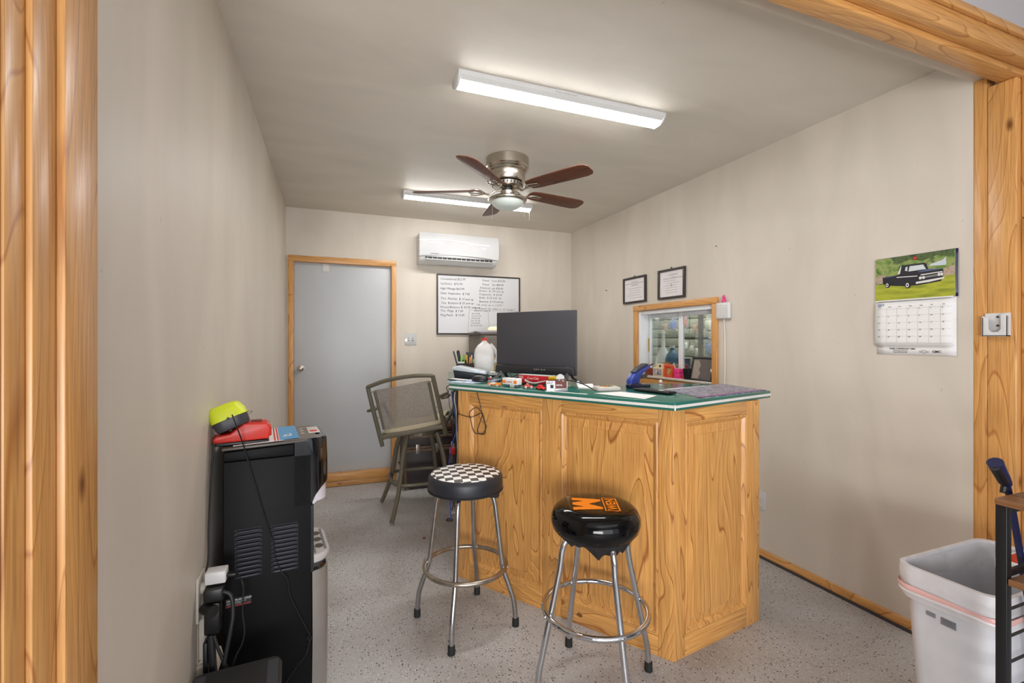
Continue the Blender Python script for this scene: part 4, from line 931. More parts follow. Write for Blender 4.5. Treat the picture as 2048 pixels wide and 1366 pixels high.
# drip tray
def dsec(z, xf, y0=.005, r=.06, x0=.288):
    return [(x, y, z) for x, y in [(x0, y0), (xf - r, y0)] + [(xf - r + r * math.sin(PI / 2 * i / 8), y0 + r - r * math.cos(PI / 2 * i / 8)) for i in range(1, 9)] + [(xf - r + r * math.cos(PI / 2 * i / 8), DW - y0 - r + r * math.sin(PI / 2 * i / 8)) for i in range(0, 8)] + [(xf - r, DW - y0), (x0, DW - y0)]]
def skin(mb, secs):
    m = len(secs[0]); vs = [p for s_ in secs for p in s_]
    return mb.add(vs, [(k * m + i, k * m + (i + 1) % m, (k + 1) * m + (i + 1) % m, (k + 1) * m + i) for k in range(len(secs) - 1) for i in range(m)] + [tuple(range(m)), tuple((len(secs) - 1) * m + i for i in range(m))])
dt = skin(MB(), [dsec(.610, .352), dsec(.603, .356), dsec(.590, .354), dsec(.580, .347)]).build('drip_tray', mat('pale_silver_plastic', (198, 192, 190), .3, .25), wd, smooth=True)
lab(skin(MB(), [dsec(.5795, .347), dsec(.57, .338), dsec(.564, .325, r=.04)]).build('tray_lip', m_dgrey, wd, smooth=True), 'dark lower lip')
gr = MB()
for i in range(34):
    y = .022 + i * .0078
    if True: gr.box(.296, .303, y, y + .0028, .6102, .6108)
    gr.box(.333, .343, max(.03, y), max(.033, y + .0028), .6102, .6108) if .04 < y < .26 else None
gr.build('grille_slots', m_dgrey, dt)['kind'] = 'stuff'
for y in (.085, .15, .215):
    q = MB(); q.lathe([(.014, .6106), (.0135, .6112)], 20, .319, y, 1.1, 1.5); q.build('drain_hole', mat('drain_chrome', (96, 84, 66), .2, .9), dt)
skin(MB(), [dsec(.552, .347, .0), dsec(.30, .348, 0.0), dsec(.04, .345, .0)]).build('lower_door', mat('satin_grey_door', (158, 152, 146), .3, .5), wd, smooth=True)
skin(MB(), [dsec(.5635, .330, .004), dsec(.5525, .342, .004)]).build('door_top_trim', m_blackgl, wd, smooth=True)
for gx, gw, gz in ((.035, .085, .753), (.150, .088, .748)):
    v = BX(gx, gx + gw, -.0005, .0005, gz - .172, gz).build('louvre_opening', m_black, wd)
    for i in range(11):
        mb = MB(); z = gz - .008 - i * .0157
        mb.tube(smooth_path([(gx + .004, -.001, z), (gx + .012, -.006, z), (gx + gw - .012, -.006, z), (gx + gw - .004, -.001, z)], 4), .0052, 8)
        mb.build('louvre', mat('louvre_black', (52, 52, 60), .25, .2) if i == 0 and gx < .1 else bpy.data.materials['louvre_black'], v, smooth=True)
lb = BX(.008, .086, -.001, -.0002, .487, .517).build('drain_label', mat('drain_label_black', (44, 48, 52), .4), wd)
mb = MB().text('DRAIN PLUG OUTLET', .0078, RM(R(90), 0, 0, (.011, -.0013, .507)), ext=.0001, bold=True)
mb.text('Unplug the unit and drain the water', .0042, RM(R(90), 0, 0, (.011, -.0013, .501)), ext=.0001).text('before moving or storing', .0042, RM(R(90), 0, 0, (.011, -.0013, .4965)), ext=.0001)
mb.build('lettering', m_paper, lb)
BX(.009, .085, -.0014, -.0011, .488, .493).build('warning_line', mat('warning_red', (150, 40, 40), .5), lb)
lf = thing('instruction_leaflet', 'blue and white leaflet lying on top of the water dispenser', 'leaflet', (-.347, 1.881, TT), R(7))
tl = math.atan(.01 / .27)
def sheet(x0, x1, y0, y1, m, nm, dz=0):
    return MB().add([(x0, y0, -.0035 + x0 * .037 + dz), (x1, y0, -.0035 + x1 * .037 + dz), (x1, y1, -.0035 + x1 * .037 + dz), (x0, y1, -.0035 + x0 * .037 + dz),
                     (x0, y0, -.0028 + x0 * .037 + dz), (x1, y0, -.0028 + x1 * .037 + dz), (x1, y1, -.0028 + x1 * .037 + dz), (x0, y1, -.0028 + x0 * .037 + dz)],
                    [(0, 3, 2, 1), (4, 5, 6, 7), (0, 1, 5, 4), (1, 2, 6, 5), (2, 3, 7, 6), (3, 0, 4, 7)]).build(nm, m, lf)
sheet(.03, .19, .005, .29, m_paper, 'sheet'); lab(sheet(.178, .243, .012, .292, m_sky, 'cover', .0012), 'sky blue cover'); sheet(.160, .165, .008, .29, m_red, 'stripe', .0012); sheet(.170, .175, .008, .29, m_red, 'stripe', .0012)
mb = MB(); mb.text('Read', .026, RM(0, 0, R(90), (.225, .07, .0065)), ext=.0001, bold=True).text('first', .022, RM(0, 0, R(90), (.205, .07, .006)), ext=.0001, bold=True)
mb.build('lettering', m_paper, lf)
mb = MB()
for i in range(6): mb.box(.10 + i * .009, .102 + i * .009, .15, .26, .0022, .0026)
mb.build('printed_lines', m_inkg, lf)
cg = thing('red_charger', 'red tool battery charger on the dispenser top by the left wall', 'charger', (-.347, 1.881, TT), R(7))
MB().prism([(-.030, .008), (.143, .012), (.149, .048), (.142, .066), (.132, .070), (.062, .074), (.020, .040), (-.022, .034), (-.034, .024)], .02, .115, 'y').build('body', m_red, cg, bev=.006, seg=3)
BX(-.030, .143, .022, .113, -.003, .0095).build('base', m_black, cg, bev=.004)
BX(.085, .12, .05, .09, .071, .076).build('release_tab', m_dred, cg, bev=.002)
BX(.138, .1515, .04, .098, .018, .052).build('clear_end', m_red, cg, bev=.004)
pk = thing('lime_battery_light', 'lime yellow and grey round battery work light tilted on the red charger', 'work light', (-.327, 1.93, TT + .040), R(7))
pk.rotation_euler = (R(-10), R(-22), R(7))
loft(MB(), [(.012, 0, .048, .046, .03, .012), (.012, 0, .055, .052, .034, .022), (.012, 0, .056, .053, .034, .048)]).build('lower_body', m_dgrey, pk, smooth=True)
loft(MB(), [(.012, 0, .058, .055, .034, .0482), (.012, 0, .058, .055, .034, .07), (.008, 0, .052, .050, .034, .095), (.006, 0, .044, .044, .034, .102)]).build('upper_body', m_lime, pk, smooth=True)
MB().tube([(.012, -.052, .048), (.012, -.060, .048)], .005, 10).build('cable_boss', m_black, pk)
MB().tube(smooth_path([(.070, -.012, .05), (.082, -.012, .047), (.082, .012, .043), (.070, .012, .04)], 3), .002, 6).build('wire_hook', m_metal, pk)
nrm = Vector((.122, -.9925, 0)); P0 = Vector((-.347, 1.881, 0)) + nrm * .012
pth = [(464, 829), (474, 855), (486, 888), (497, 925), (513, 978), (531, 1040), (540, 1068), (547, 1085), (552, 1118), (562, 1142), (575, 1158), (580, 1190), (600, 1232), (612, 1255), (619, 1270)]
q = [on_plane(a, b, P0 + (nrm * .052 if i < 2 else Vector((0, 0, 0))), nrm) for i, (a, b) in enumerate(pth)]
k2 = [on_plane(a, b, P0, nrm) for a, b in ((619, 1270), (615, 1276), (620, 1280), (624, 1272), (618, 1285), (612, 1308), (592, 1335), (574, 1362), (565, 1385), (560, 1420), (550, 1480))]
tag(MB().tube(smooth_path(q + k2[1:], 6), .0022, 7).build('charger_cable', m_cable, smooth=True), 'thin black cable from the lime light draping down the dispenser side', 'cable')
tag(MB().tube(smooth_path([(-.372, 1.872, 1.065), (-.374, 1.862, 1.02), (-.376, 1.85, .95), (-.379, 1.845, .87), (-.381, 1.84, .78), (-.377, 1.82, .70), (-.380, 1.80, .66)], 6), .003, 8).build('charger_cord', m_cable, smooth=True), 'dark cord running down the wall behind the dispenser', 'cord')
# ------------------------------------------------------------------ outlet with plugs on the left wall
po = thing('power_outlet', 'beige cracked outlet plate on the left wall with plugs in it', 'outlet', (XL, 1.715, .535))
BX(0, .008, 0, .085, 0, .14).build('plate', m_caulk, po, bev=.003)
for z in (.035, .095): MB().tube([(.008, .042, z), (.022, .042, z)], .019, 18).build('socket', m_caulk, po)
wa = thing('white_usb_adapter', 'white cube adapter plugged in at the top of the left outlet', 'adapter', (XL + .022, 1.722, .648))
BX(0, .058, 0, .05, 0, .038).build('body', m_white, wa, bev=.004)
BX(.058, .085, .010, .034, .012, .022).build('usb_plug', m_black, wa, bev=.002)
q = [wa.location + Vector((.085, .022, .017))] + [on_plane(a, b, (XL + .02, 1.70, 0), (0, 1, 0)) for a, b in ((484, 1163), (487, 1185), (485, 1225), (489, 1262), (484, 1288), (474, 1308), (466, 1330), (461, 1352))]
tag(MB().tube(smooth_path(q, 6), .0022, 7).build('usb_cable', m_cable, smooth=True), 'thin black cable curling down from the white adapter', 'cable')
bp_ = thing('black_plug_adapter', 'black angled plugs and cords stacked in the left outlet', 'plug', (XL + .022, 1.70, .50))
BX(.0, .055, 0, .045, .10, .142).build('plug_body', m_black, bp_, bev=.006)
BX(.002, .045, .002, .046, .00, .098).build('adapter_body', m_black, bp_, bev=.006)
MB().tube([(.002, .02, .08), (.030, -.012, .08)], .018, 14).build('plug_head', m_black, bp_)
MB().tube(smooth_path([(.045, .01, .13), (.075, .005, .115), (.082, .0, .06), (.075, -.005, 0), (.058, -.008, -.10), (.050, -.01, -.20), (.05, -.01, -.45)], 6), .006, 10).build('thick_cord', m_cable, bp_, smooth=True)
MB().tube(smooth_path([(.03, 0, .0), (.045, -.004, -.05), (.075, -.006, -.13), (.105, -.004, -.20), (.12, -.004, -.26)], 6), .005, 8).build('cord', m_cable, bp_, smooth=True)
MB().tube(smooth_path([(.02, .01, .0), (.024, .006, -.06), (.03, .006, -.14), (.045, .004, -.24), (.05, .0, -.45)], 6), .011, 10).build('cord_bundle', m_cable, bp_, smooth=True)
BX(.0, .012, .0, .04, -.16, -.02).build('hanging_brick', m_black, bp_, bev=.003)
bx = thing('cable_cover', 'cracked painted cable cover block low on the left wall', 'cable cover', (XL, 1.72, .33))
MB().prism([(0, 0), (.045, .004), (.055, .03), (.048, .062), (.012, .072), (0, .07)], 0, .11, 'y').build('block', m_caulk, bx, bev=.004)
BX(0, .016, .03, .07, .07, .20).build('conduit', m_caulk, bx, bev=.004)
# ------------------------------------------------------------------ black bin front-left
bb = thing('black_lidded_bin', 'low black lidded bin with dark grey ends in front of the dispenser', 'bin', (-.255, 1.52, 0), R(4))
loft(MB(), [(0, 0, .095, .12, .02, 0), (0, 0, .11, .14, .02, .36)]).build('body', m_black, bb, smooth=True)
ld = loft(MB(), [(0, 0, .120, .15, .02, .3605), (0, 0, .122, .152, .02, .395), (0, 0, .115, .145, .02, .412)]).build('lid', mat('dull_black_lid', (34, 33, 33), .55, var=.25), bb, smooth=True)
lab(BX(.082, .112, -.13, .13, .4121, .4135).build('end_band', m_dgrey, ld), 'dark grey band'); lab(BX(-.112, -.082, -.13, .13, .4121, .4135).build('end_band', m_dgrey, ld), 'dark grey band')
# ------------------------------------------------------------------ waste bin with liner
wbn = thing('white_waste_bin', 'scuffed white rectangular waste bin at the right pine jamb', 'waste bin', (2.15, .925, 0))
sc = [(0, 0, .218, .100, .04, 0), (0, 0, .222, .104, .04, .02), (0, 0, .252, .128, .05, .50), (0, 0, .262, .136, .05, .615), (0, 0, .268, .142, .052, .63), (0, 0, .256, .130, .048, .63), (0, 0, .240, .118, .045, .48), (0, 0, .212, .094, .036, .02), (0, 0, .1, .05, .03, .018)]
loft(MB(), sc, 6, False).build('body', mat('scuffed_white_bin', (214, 214, 218), .45, var=.10, scale=5), wbn, smooth=True)
BX(-.21, .21, -.09, .09, .004, .02).build('bottom', m_white, wbn)
lbn = MB()
for i in range(10): lbn.box(-.2545, -.2528, -.026 + i * .0042, -.0238 + i * .0042, .476, .500)
lbn.box(-.2545, -.2528, .03, .055, .486, .500)
lbn.build('barcode_label', m_grey, wbn)
ln = MB(); rnd = random.Random(3)
def lsec(hx, hy, r, z, amp, k): return (0, 0, hx, hy, r, z)
L_ = MB(); loft(L_, [lsec(.235, .110, .04, .30, 0, 0), lsec(.248, .124, .045, .50, 0, 0), lsec(.254, .128, .05, .615, 0, 0), lsec(.262, .136, .055, .637, 0, 0), lsec(.274, .147, .055, .636, 0, 0), lsec(.276, .149, .055, .60, 0, 0), lsec(.270, .144, .055, .565, 0, 0), lsec(.277, .150, .06, .545, 0, 0), lsec(.266, .143, .06, .522, 0, 0)], 8, False)
vs = []
for (x, y, z) in L_.v:
    w_ = noise.noise(Vector((x * 16, y * 16, z * 9))) ; k = .010 if z < .60 else .003
    if z < .56: z += .018 * noise.noise(Vector((x * 9, y * 9, 4)))
    vs.append((x * (1 + w_ * k * 3.2), y * (1 + w_ * k * 5), z))
L_.v = vs; o = L_.build('liner_bag', m_liner, wbn, smooth=True, fix=True)
L2 = MB(); loft(L2, [lsec(.2775, .1505, .055, .572, 0, 0), lsec(.2785, .152, .055, .562, 0, 0), lsec(.2745, .148, .055, .552, 0, 0)], 8, False)
lab(L2.build('drawstring', mat('pink_drawstring', (234, 186, 180), .4), wbn, smooth=True), 'pink drawstring band')
cb = thing('red_white_carton', 'flat red and white carton resting inside the open waste bin', 'carton', (2.27, .86, .600))
BX(-.03, .10, -.05, .09, 0, .035).build('box', m_paper, cb, bev=.002)
BX(-.015, .09, -.035, .08, .0352, .0362).build('red_print', m_red, cb); MB().text('FILTER', .026, RM(0, 0, 0, (-.01, .0, .0365)), bold=True).build('lettering', m_paper, cb)
# ------------------------------------------------------------------ rack
rk = thing('shelf_rack', 'black metal rack with rustic brown shelves at the right edge', 'rack', (1.722, .12, 0))
for x in (0, .36):
    for y in (0, .585): BX(x, x + .024, y, y + .024, 0, .968).build('post', m_black, rk, bev=.001)
for z, nm in ((.968, 'shelf'), (.752, 'shelf'), (.20, 'shelf')):
    BX(-.012 if z > .9 else .0, .40, -.02 if z > .9 else .026, .606 if z > .9 else .583, z, z + .018).build(nm, rustic, rk, bev=.002)
for z in (.95, .775, .675, .60, .528, .45, .37, .29):
    t_ = .009 if z in (.95, .775) else .0035
    BX(.024, .36, .592, .592 + t_, z - t_, z + t_).build('rail', m_black, rk); BX(.024, .36, .004, .004 + t_, z - t_, z + t_).build('rail', m_black, rk)
# grabber
gy = .751
gp = [on_plane(a, b, (0, gy, 0), (0, 1, 0)) for a, b in ((1990, 925), (1998, 940), (2008, 958), (2013, 968), (2022, 1004), (2042, 1118))]
gt = thing('reacher_tool', 'navy-handled reaching stick leaning behind the shelf rack', 'reacher', (0, gy, 0))
e = gp[-1] + (gp[-1] - gp[-2]) * ((gp[-1].z - .02) / (gp[-2].z - gp[-1].z))
loc_ = lambda v: (v.x, v.y - gy, v.z)
MB().tube([loc_(gp[3]), loc_(gp[4]), loc_(gp[5]), loc_(e)], .0085, 12).build('shaft', m_navy, gt, smooth=True)
MB().tube(smooth_path([loc_(gp[0]), loc_(gp[1]), loc_(gp[2]), loc_(gp[3])], 5), .019, 12, r2=.013).build('handle', m_navy, gt, smooth=True)
MB().tube(smooth_path([tuple(Vector(loc_(gp[0])) + Vector((-.012, -.004, -.012))), tuple(Vector(loc_(gp[1])) + Vector((-.014, -.004, -.006))), tuple(Vector(loc_(gp[2])) + Vector((-.012, -.004, -.006)))], 5), .012, 10).build('grip', m_black, gt, smooth=True)
MB().tube([tuple(Vector(loc_(gp[3])) + Vector((-.012, 0, -.006))), tuple(Vector(loc_(gp[3])) + Vector((-.018, 0, -.024)))], .008, 10).build('trigger', m_black, gt)
# ------------------------------------------------------------------ monitor / TV on the counter
Lp, Rp = Vector((1.03, 2.946, 0)), Vector((1.374, 2.48, 0)); dv = Rp - Lp; tw = dv.length; ta = math.atan2(dv.y, dv.x)
tv = thing('television', 'flat television seen from behind on two splayed feet', 'television', (Lp.x, Lp.y, TZ), ta)
# local: x along the width, -y faces the photographer (the back of the set)
MB().prism([(0, .050), (tw, .050), (tw, .448), (0, .448)], .004, .018, 'y').build('panel', m_dgrey, tv, bev=.004)
BX(.004, tw - .004, .018, .022, .055, .444).build('screen', m_blackgl, tv)
MB().prism([(.004, .052), (tw - .004, .052), (tw - .010, .100), (.010, .104)], -.022, .0035, 'y').build('electronics_hump', mat('tv_lower_black', (40, 38, 42), .45), tv, bev=.006)
pz = MB()
for i, x in enumerate((.30, .315, .33, .352, .37)): pz.box(x, x + .009, -.0235, -.0222, .078, .086)
pz.build('port', m_silver, tv)
for sx, ft in ((.055, (-1)), (tw - .055, 1)):
    f = MB()
    f.tube([(sx, .005, .085), (sx + ft * .012, -.05, .03), (sx + ft * .03, -.115, .007)], .014, 4, flat=.5)
    f.tube([(sx, .005, .085), (sx + ft * .012, .05, .03), (sx + ft * .03, .11, .007)], .014, 4, flat=.5)
    f.tube([(sx - .014, .0, .085), (sx - .004, .0, .105)], .012, 6)
    f.build('foot', m_dgrey, tv, bev=.001)
for i, pts in enumerate((([.305, -.024, .08], [.24, -.05, .06], [.14, -.09, .02], [.06, -.10, .006], [-.05, -.06, .005]), ([.335, -.024, .08], [.27, -.06, .055], [.19, -.10, .02], [.12, -.14, .006], [.0, -.13, .005]), ([.10, -.024, .085], [.12, -.05, .075], [.16, -.07, .04], [.18, -.10, .008]))):
    MB().tube(smooth_path(pts, 6), .003, 7).build('cable', m_cable, tv, smooth=True)
# ------------------------------------------------------------------ things on the counter
def place(px, d):
    a = (px - PCX) / FPX * d; c, s = math.cos(YAW), math.sin(YAW)
    return (a * c + d * s, d * c - a * s, TZ)
jg = thing('milk_jug', 'translucent white gallon jug with red cap on the counter', 'jug', place(969, 3.62), -YAW)
loft(MB(), [(0, 0, .066, .066, .02, 0), (0, 0, .075, .075, .024, .012), (0, 0, .077, .077, .026, .15), (0, 0, .070, .070, .03, .195), (0, 0, .05, .05, .03, .228), (0, 0, .024, .024, .0235, .248), (0, 0, .020, .020, .0195, .252), (0, 0, .020, .020, .0195, .262)], 6).build('body', mat('milky_plastic', (226, 222, 222), .35, var=.03, trans=.1), jg, smooth=True)
MB().tube(smooth_path([(.045, .0, .235), (.075, 0, .20), (.096, 0, .15), (.092, 0, .11), (.072, 0, .09)], 5), .013, 10).build('handle', bpy.data.materials['milky_plastic'], jg, smooth=True)
MB().cyl(0, 0, .262, .280, .022, 20).build('cap', m_red, jg, bev=.002)
sn = thing('snack_package', 'red and yellow snack package beside the white jug', 'package', place(990, 3.86), -YAW)
BX(-.03, .03, -.02, .02, 0, .12).build('packet', matprint('snack_print', [(190, 50, 40), (232, 200, 90), (150, 40, 50), (240, 220, 200)], 30), sn, bev=.004)
MB().prism([(-.03, .12), (.03, .12), (.026, .128), (-.026, .128)], -.002, .002, 'y').build('seal', m_yellow, sn)
og = thing('pen_organizer', 'black mesh desk organizer full of pens behind the phone', 'organizer', place(938, 3.90), -YAW)
MB().box(-.10, .085, -.05, .05, 0, .006).box(-.10, -.096, -.05, .05, .006, .085).box(.081, .085, -.05, .05, .006, .085).box(-.096, .081, -.05, -.046, .006, .075).box(-.096, .081, .046, .05, .006, .10).box(-.02, -.016, -.046, .046, .006, .08).build('mesh_tray', mat('dark_mesh', (60, 50, 50), .5, var=.3, scale=90), og)
BX(-.03, .035, .052, .058, .0, .165).build('rear_card', m_black, og)
BX(-.09, -.035, -.044, -.02, .008, .088).build('note_pad', m_paper, og)
pens = [(-.085, .0, -14, 6, .175, .006, m_dgrey, 'dark grey pen leaning left in the organizer'), (-.065, .01, -9, 4, .175, .012, m_black, 'thick black marker standing tallest in the organizer'),
        (-.055, -.01, -5, -4, .125, .007, mat('bright_green_plastic', (110, 214, 60), .4), 'bright green highlighter in the organizer'), (-.038, .02, -2, 4, .14, .005, mat('olive_green_plastic', (140, 160, 60), .4), 'olive green pen in the organizer'),
        (-.012, .02, -4, 0, .135, .005, m_yellow, 'yellow pencil in the middle of the organizer'), (0.0, -.01, 6, -4, .12, .007, mat('peach_plastic', (244, 150, 90), .4), 'peach orange highlighter in the organizer'),
        (.018, .01, 2, 3, .135, .005, m_white, 'thin white pen in the organizer'), (.03, -.01, 10, 0, .118, .007, mat('magenta_plastic', (200, 30, 130), .4), 'magenta highlighter in the organizer'),
        (.045, -.02, -3, -3, .10, .007, mat('lime_marker_plastic', (160, 224, 70), .4), 'short lime marker in the organizer'), (.045, .0, 20, 0, .13, .0055, m_orange, 'orange pencil leaning right in the organizer')]
for x, y, tx_, ty_, ln_, r_, mm_, lb_ in pens:
    M_ = Matrix.Translation(og.location + Matrix.Rotation(-YAW, 3, 'Z') @ Vector((x, y, .008))) @ Matrix.Rotation(-YAW, 4, 'Z') @ Matrix.Rotation(R(tx_), 4, 'Y') @ Matrix.Rotation(R(ty_), 4, 'X')
    p_ = thing('pen', lb_, 'pen', (0, 0, 0), 0, 'pens in the desk organizer'); p_.matrix_basis = M_
    MB().cyl(0, 0, 0, ln_ * .68, r_, 10).build('barrel', mm_, p_, smooth=True); MB().lathe([(r_ * 1.1, ln_ * .68), (r_ * 1.1, ln_ * .95), (r_ * .6, ln_)], 10).build('pen_cap', mm_, p_, smooth=True)
ph = thing('desk_phone', 'silver and black desk terminal with a sloping lid', 'desk phone', place(941, 3.30), -YAW + R(-4))
MB().prism([(-.10, 0), (-.11, .055), (-.105, .062), (.115, .022), (.115, .0)], -.07, .07, 'y').build('base', mat('phone_black', (44, 46, 54), .35), ph, bev=.006)
MB().prism([(-.122, .060), (-.112, .080), (-.08, .086), (.115, .048), (.122, .036), (.118, .026)], -.078, .078, 'y').build('lid', mat('phone_silver', (196, 204, 212), .25, .3), ph, bev=.006)
ms = thing('computer_mouse', 'black computer mouse lying on magazines', 'mouse', place(960, 2.95), R(-30))
ms.location.z = TZ + .0075
MB().lathe([(.030, 0), (.036, .004), (.036, .014), (.030, .026), (.016, .034), (.004, .036)], 24, sx=1.5, sy=.92).build('shell', m_black, ms, smooth=True)
BX(-.035, -.005, -.002, .002, .030, .035).build('scroll_wheel', m_dgrey, ms)
for i, (x, y, a, m, l) in enumerate((( .80, 2.86, -52, matprint('blue_magazine_print', [(60, 90, 180), (150, 190, 230), (220, 224, 236), (90, 80, 150)], 12), 'blue glossy magazine under the mouse'), (.93, 2.90, -38, matprint('violet_magazine_print', [(160, 130, 200), (230, 226, 240), (80, 120, 200)], 12), 'violet and white magazine on the blue one'))):
    t = tag(BX(-.10, .10, -.065, .065, 0, .0032).build('magazine', m, None, (x, y, TZ + .0036 * i), R(a)), l, 'magazine')
kb = thing('black_folder', 'thin black folder on the left end of the counter top', 'folder', (.80, 3.0, TZ + .0005), R(-68))
BX(-.10, .08, -.035, .03, 0, .006).build('cover', m_black, kb, bev=.002); BX(-.09, .07, -.03, .025, .0062, .0075).build('paper', m_paper, kb)
st = thing('note_pad_stack', 'stack of crumpled white notes on a black tray left of the television', 'note stack', place(990, 3.42), -YAW)
BX(-.045, .045, -.03, .03, 0, .012).build('tray', m_black, st, bev=.002)
for i in range(4): BX(-.042 + .002 * i, .040 - .003 * (i % 2), -.028, .028, .0125 + i * .006, .0175 + i * .006).build('paper', m_paper, st, rz=R(3 * (i - 1)))
# toy vehicles
def wheels(t, xs, w_, r, m=m_white):
    for x in xs:
        for s in (-1, 1): MB().tube([(x, s * w_, r), (x, s * (w_ - .006), r)], r, 14).build('wheel', m, t)
def toycar(name, label, loc, a, L_, body, roof, trim=None):
    t = thing(name, label, 'toy car', loc, R(a), 'toy vehicles on the counter edge'); h_ = L_ * .5
    MB().prism([(-h_, .005), (h_, .005), (h_, .012), (h_ * .55, .016), (h_ * .3, .017), (-h_ * .7, .018), (-h_, .014)], -L_ * .21, L_ * .21, 'y').build('body', body, t, bev=.002)
    MB().prism([(-h_ * .62, .0181), (h_ * .25, .0171), (0, .027), (-h_ * .45, .027)], -L_ * .17, L_ * .17, 'y').build('cabin', roof, t, bev=.002)
    wheels(t, (-h_ * .6, h_ * .6), L_ * .22, .006, trim or m_black); return t
v = lambda px, d: place(px, d)
e1 = thing('orange_toy_bus', 'small orange and white toy bus at the counter front edge', 'toy car', v(989, 2.71), R(-52), 'toy vehicles on the counter edge')
BX(-.042, .042, -.012, .012, .006, .019).build('body', m_orange, e1, bev=.002); BX(-.02, .01, -.0125, .0125, .013, .0205).build('window_band', m_paper, e1); wheels(e1, (-.026, .026), .0125, .0065)
tk = thing('orange_white_toy_trailer', 'orange and white toy box trailer on the counter edge', 'toy trailer', v(1024, 2.66), R(-62), 'toy vehicles on the counter edge')
BX(-.055, .055, -.021, .021, .014, .050).build('box', m_paper, tk, bev=.0015)
BX(-.053, -.030, -.0216, -.0206, .021, .038).build('orange_band', m_orange, tk); BX(.030, .053, -.0216, -.0206, .021, .038).build('orange_band', m_orange, tk)
MB().text('PENNZOIL' if 0 else 'U-HAUL', .013, RM(R(90), 0, 0, (-.026, -.0218, .025)), ext=.0002, bold=True).build('lettering', m_red, tk)
MB().box(-.05, .05, -.012, .012, .010, .0139).build('chassis', m_black, tk); wheels(tk, (.008, .024), .020, .0075)
ck_ = thing('red_toy_truck', 'long red toy delivery trailer with white script and wave', 'toy trailer', v(1074, 2.72), R(-64), 'toy vehicles on the counter edge')
BX(-.125, .115, -.022, .022, .014, .060).build('box', mat('cola_red', (206, 28, 40), .35), ck_, bev=.0015); BX(-.126, .116, -.0225, .0225, .0602, .064).build('roof', m_white, ck_, bev=.001)
BX(-.12, -.087, -.0228, -.022, .036, .055).build('door_print', mat('pale_pink_print', (232, 150, 156), .4), ck_)
MB().text('Coca-Cola', .020, RM(R(90), 0, 0, (-.058, -.0228, .038)), ext=.0002, shear=.3).build('lettering', m_paper, ck_)
wv = MB(); pu = smooth_path([(-.075, .040, 0), (-.04, .026, 0), (.0, .022, 0), (.04, .030, 0), (.10, .040, 0)], 6); pl_ = smooth_path([(-.075, .026, 0), (-.04, .016, 0), (.0, .0145, 0), (.04, .022, 0), (.10, .036, 0)], 6)
wv.add([(q_.x, -.0226, q_.y) for q_ in pu] + [(q_.x, -.0226, q_.y) for q_ in pl_], [(i, i + 1, len(pu) + i + 1, len(pu) + i) for i in range(len(pu) - 1)]); wv.build('white_wave', m_paper, ck_)
MB().box(-.12, .11, -.015, .015, .009, .0139).build('chassis', m_black, ck_); wheels(ck_, (-.10, -.08, .09), .021, .0075, m_black)
yk = thing('yellow_toy_cab', 'orange-yellow toy cab behind the card holders', 'toy truck', v(1110, 2.60), R(-60), 'toy vehicles on the counter edge')
BX(-.03, .03, -.02, .02, .012, .045).build('cab', m_orange, yk, bev=.004); BX(-.032, .03, -.021, .021, .0455, .062).build('roof', m_yellow, yk, bev=.003); wheels(yk, (-.02, .02), .021, .008, m_black); BX(-.02, .02, -.021, -.0205, .028, .042).build('window', m_black, yk)
BX(-.05, -.03, -.015, .015, .012, .03).build('nose', m_brown, yk, bev=.002)
toycar('red_toy_roadster', 'small red toy roadster right of the orange trailer', v(1057, 2.59), -20, .052, m_red, mat('toy_interior', (170, 110, 60), .4), m_white)
toycar('red_toy_hatchback', 'small red toy car with white bumper beside the card holders', v(1082, 2.50), -75, .066, mat('toy_red', (226, 52, 40), .3), mat('toy_dark_red', (190, 40, 36), .3))
toycar('tiny_red_toy_car', 'tiny red and white toy car left of the television foot', v(982, 3.10), 10, .035, m_red, m_paper)
# card holders
ca = thing('card_holder', 'white business card holder leaning at the counter edge', 'card holder', v(1101, 2.42), -YAW + R(4))
q = MB(); q.M = RM(R(-18), 0, 0); q.box(-.020, .026, -.003, 0, .002, .055); o = q.build('front_card', matprint('card_print', [(236, 234, 236), (214, 214, 222), (240, 240, 240), (120, 110, 160)], 70), ca)
q = MB(); q.M = RM(R(-18), 0, 0); q.text('BUILT', .011, RM(R(90), 0, 0, (-.017, -.0035, .040)), bold=True, ext=.0001); q.box(0, .016, -.0034, -.003, .016, .034); q.build('lettering', m_ink, ca)
MB().prism([(0, 0), (.035, 0), (.019, .052)], -.024, -.021, 'x').build('side', m_dgrey, ca); BX(-.026, .026, -.008, .032, 0, .0022).build('tray', m_paper, ca)
cb_ = thing('card_holder', 'dark print business card holder with clear lip, right of the white one', 'card holder', v(1122, 2.43), -YAW + R(4))
q = MB(); q.M = RM(R(-18), 0, 0); q.box(-.030, .030, -.003, 0, .012, .062).build('card', matprint('dark_card_print', [(40, 36, 36), (120, 60, 40), (60, 50, 60), (200, 190, 180)], 60), cb_)
q = MB(); q.M = RM(R(-18), 0, 0); q.lathe([(.022, 0), (.022, .003)], 20, 0, 0); q.M = RM(R(72), 0, 0, (0, .020, .066)); 
MB().prism([(.022 * math.cos(a), .062 + .026 * math.sin(a)) for a in [PI * i / 12 for i in range(13)]], .019, .021, 'y').build('round_logo_card', mat('round_card', (206, 204, 206), .4), cb_)
MB().box(-.034, .034, -.010, .0, 0, .016).build('front_lip', mat('clear_grey_acrylic', (170, 168, 172), .15), cb_, bev=.002); MB().box(-.034, -.031, .0, .03, 0, .05).box(.031, .034, 0, .03, 0, .05).build('side', m_paper, cb_)
q = MB(); q.M = RM(R(-18), 0, 0); q.text('DETAIL', .010, RM(R(90), 0, 0, (-.024, -.0035, .028)), bold=True, ext=.0001); q.build('lettering', m_paper, cb_)
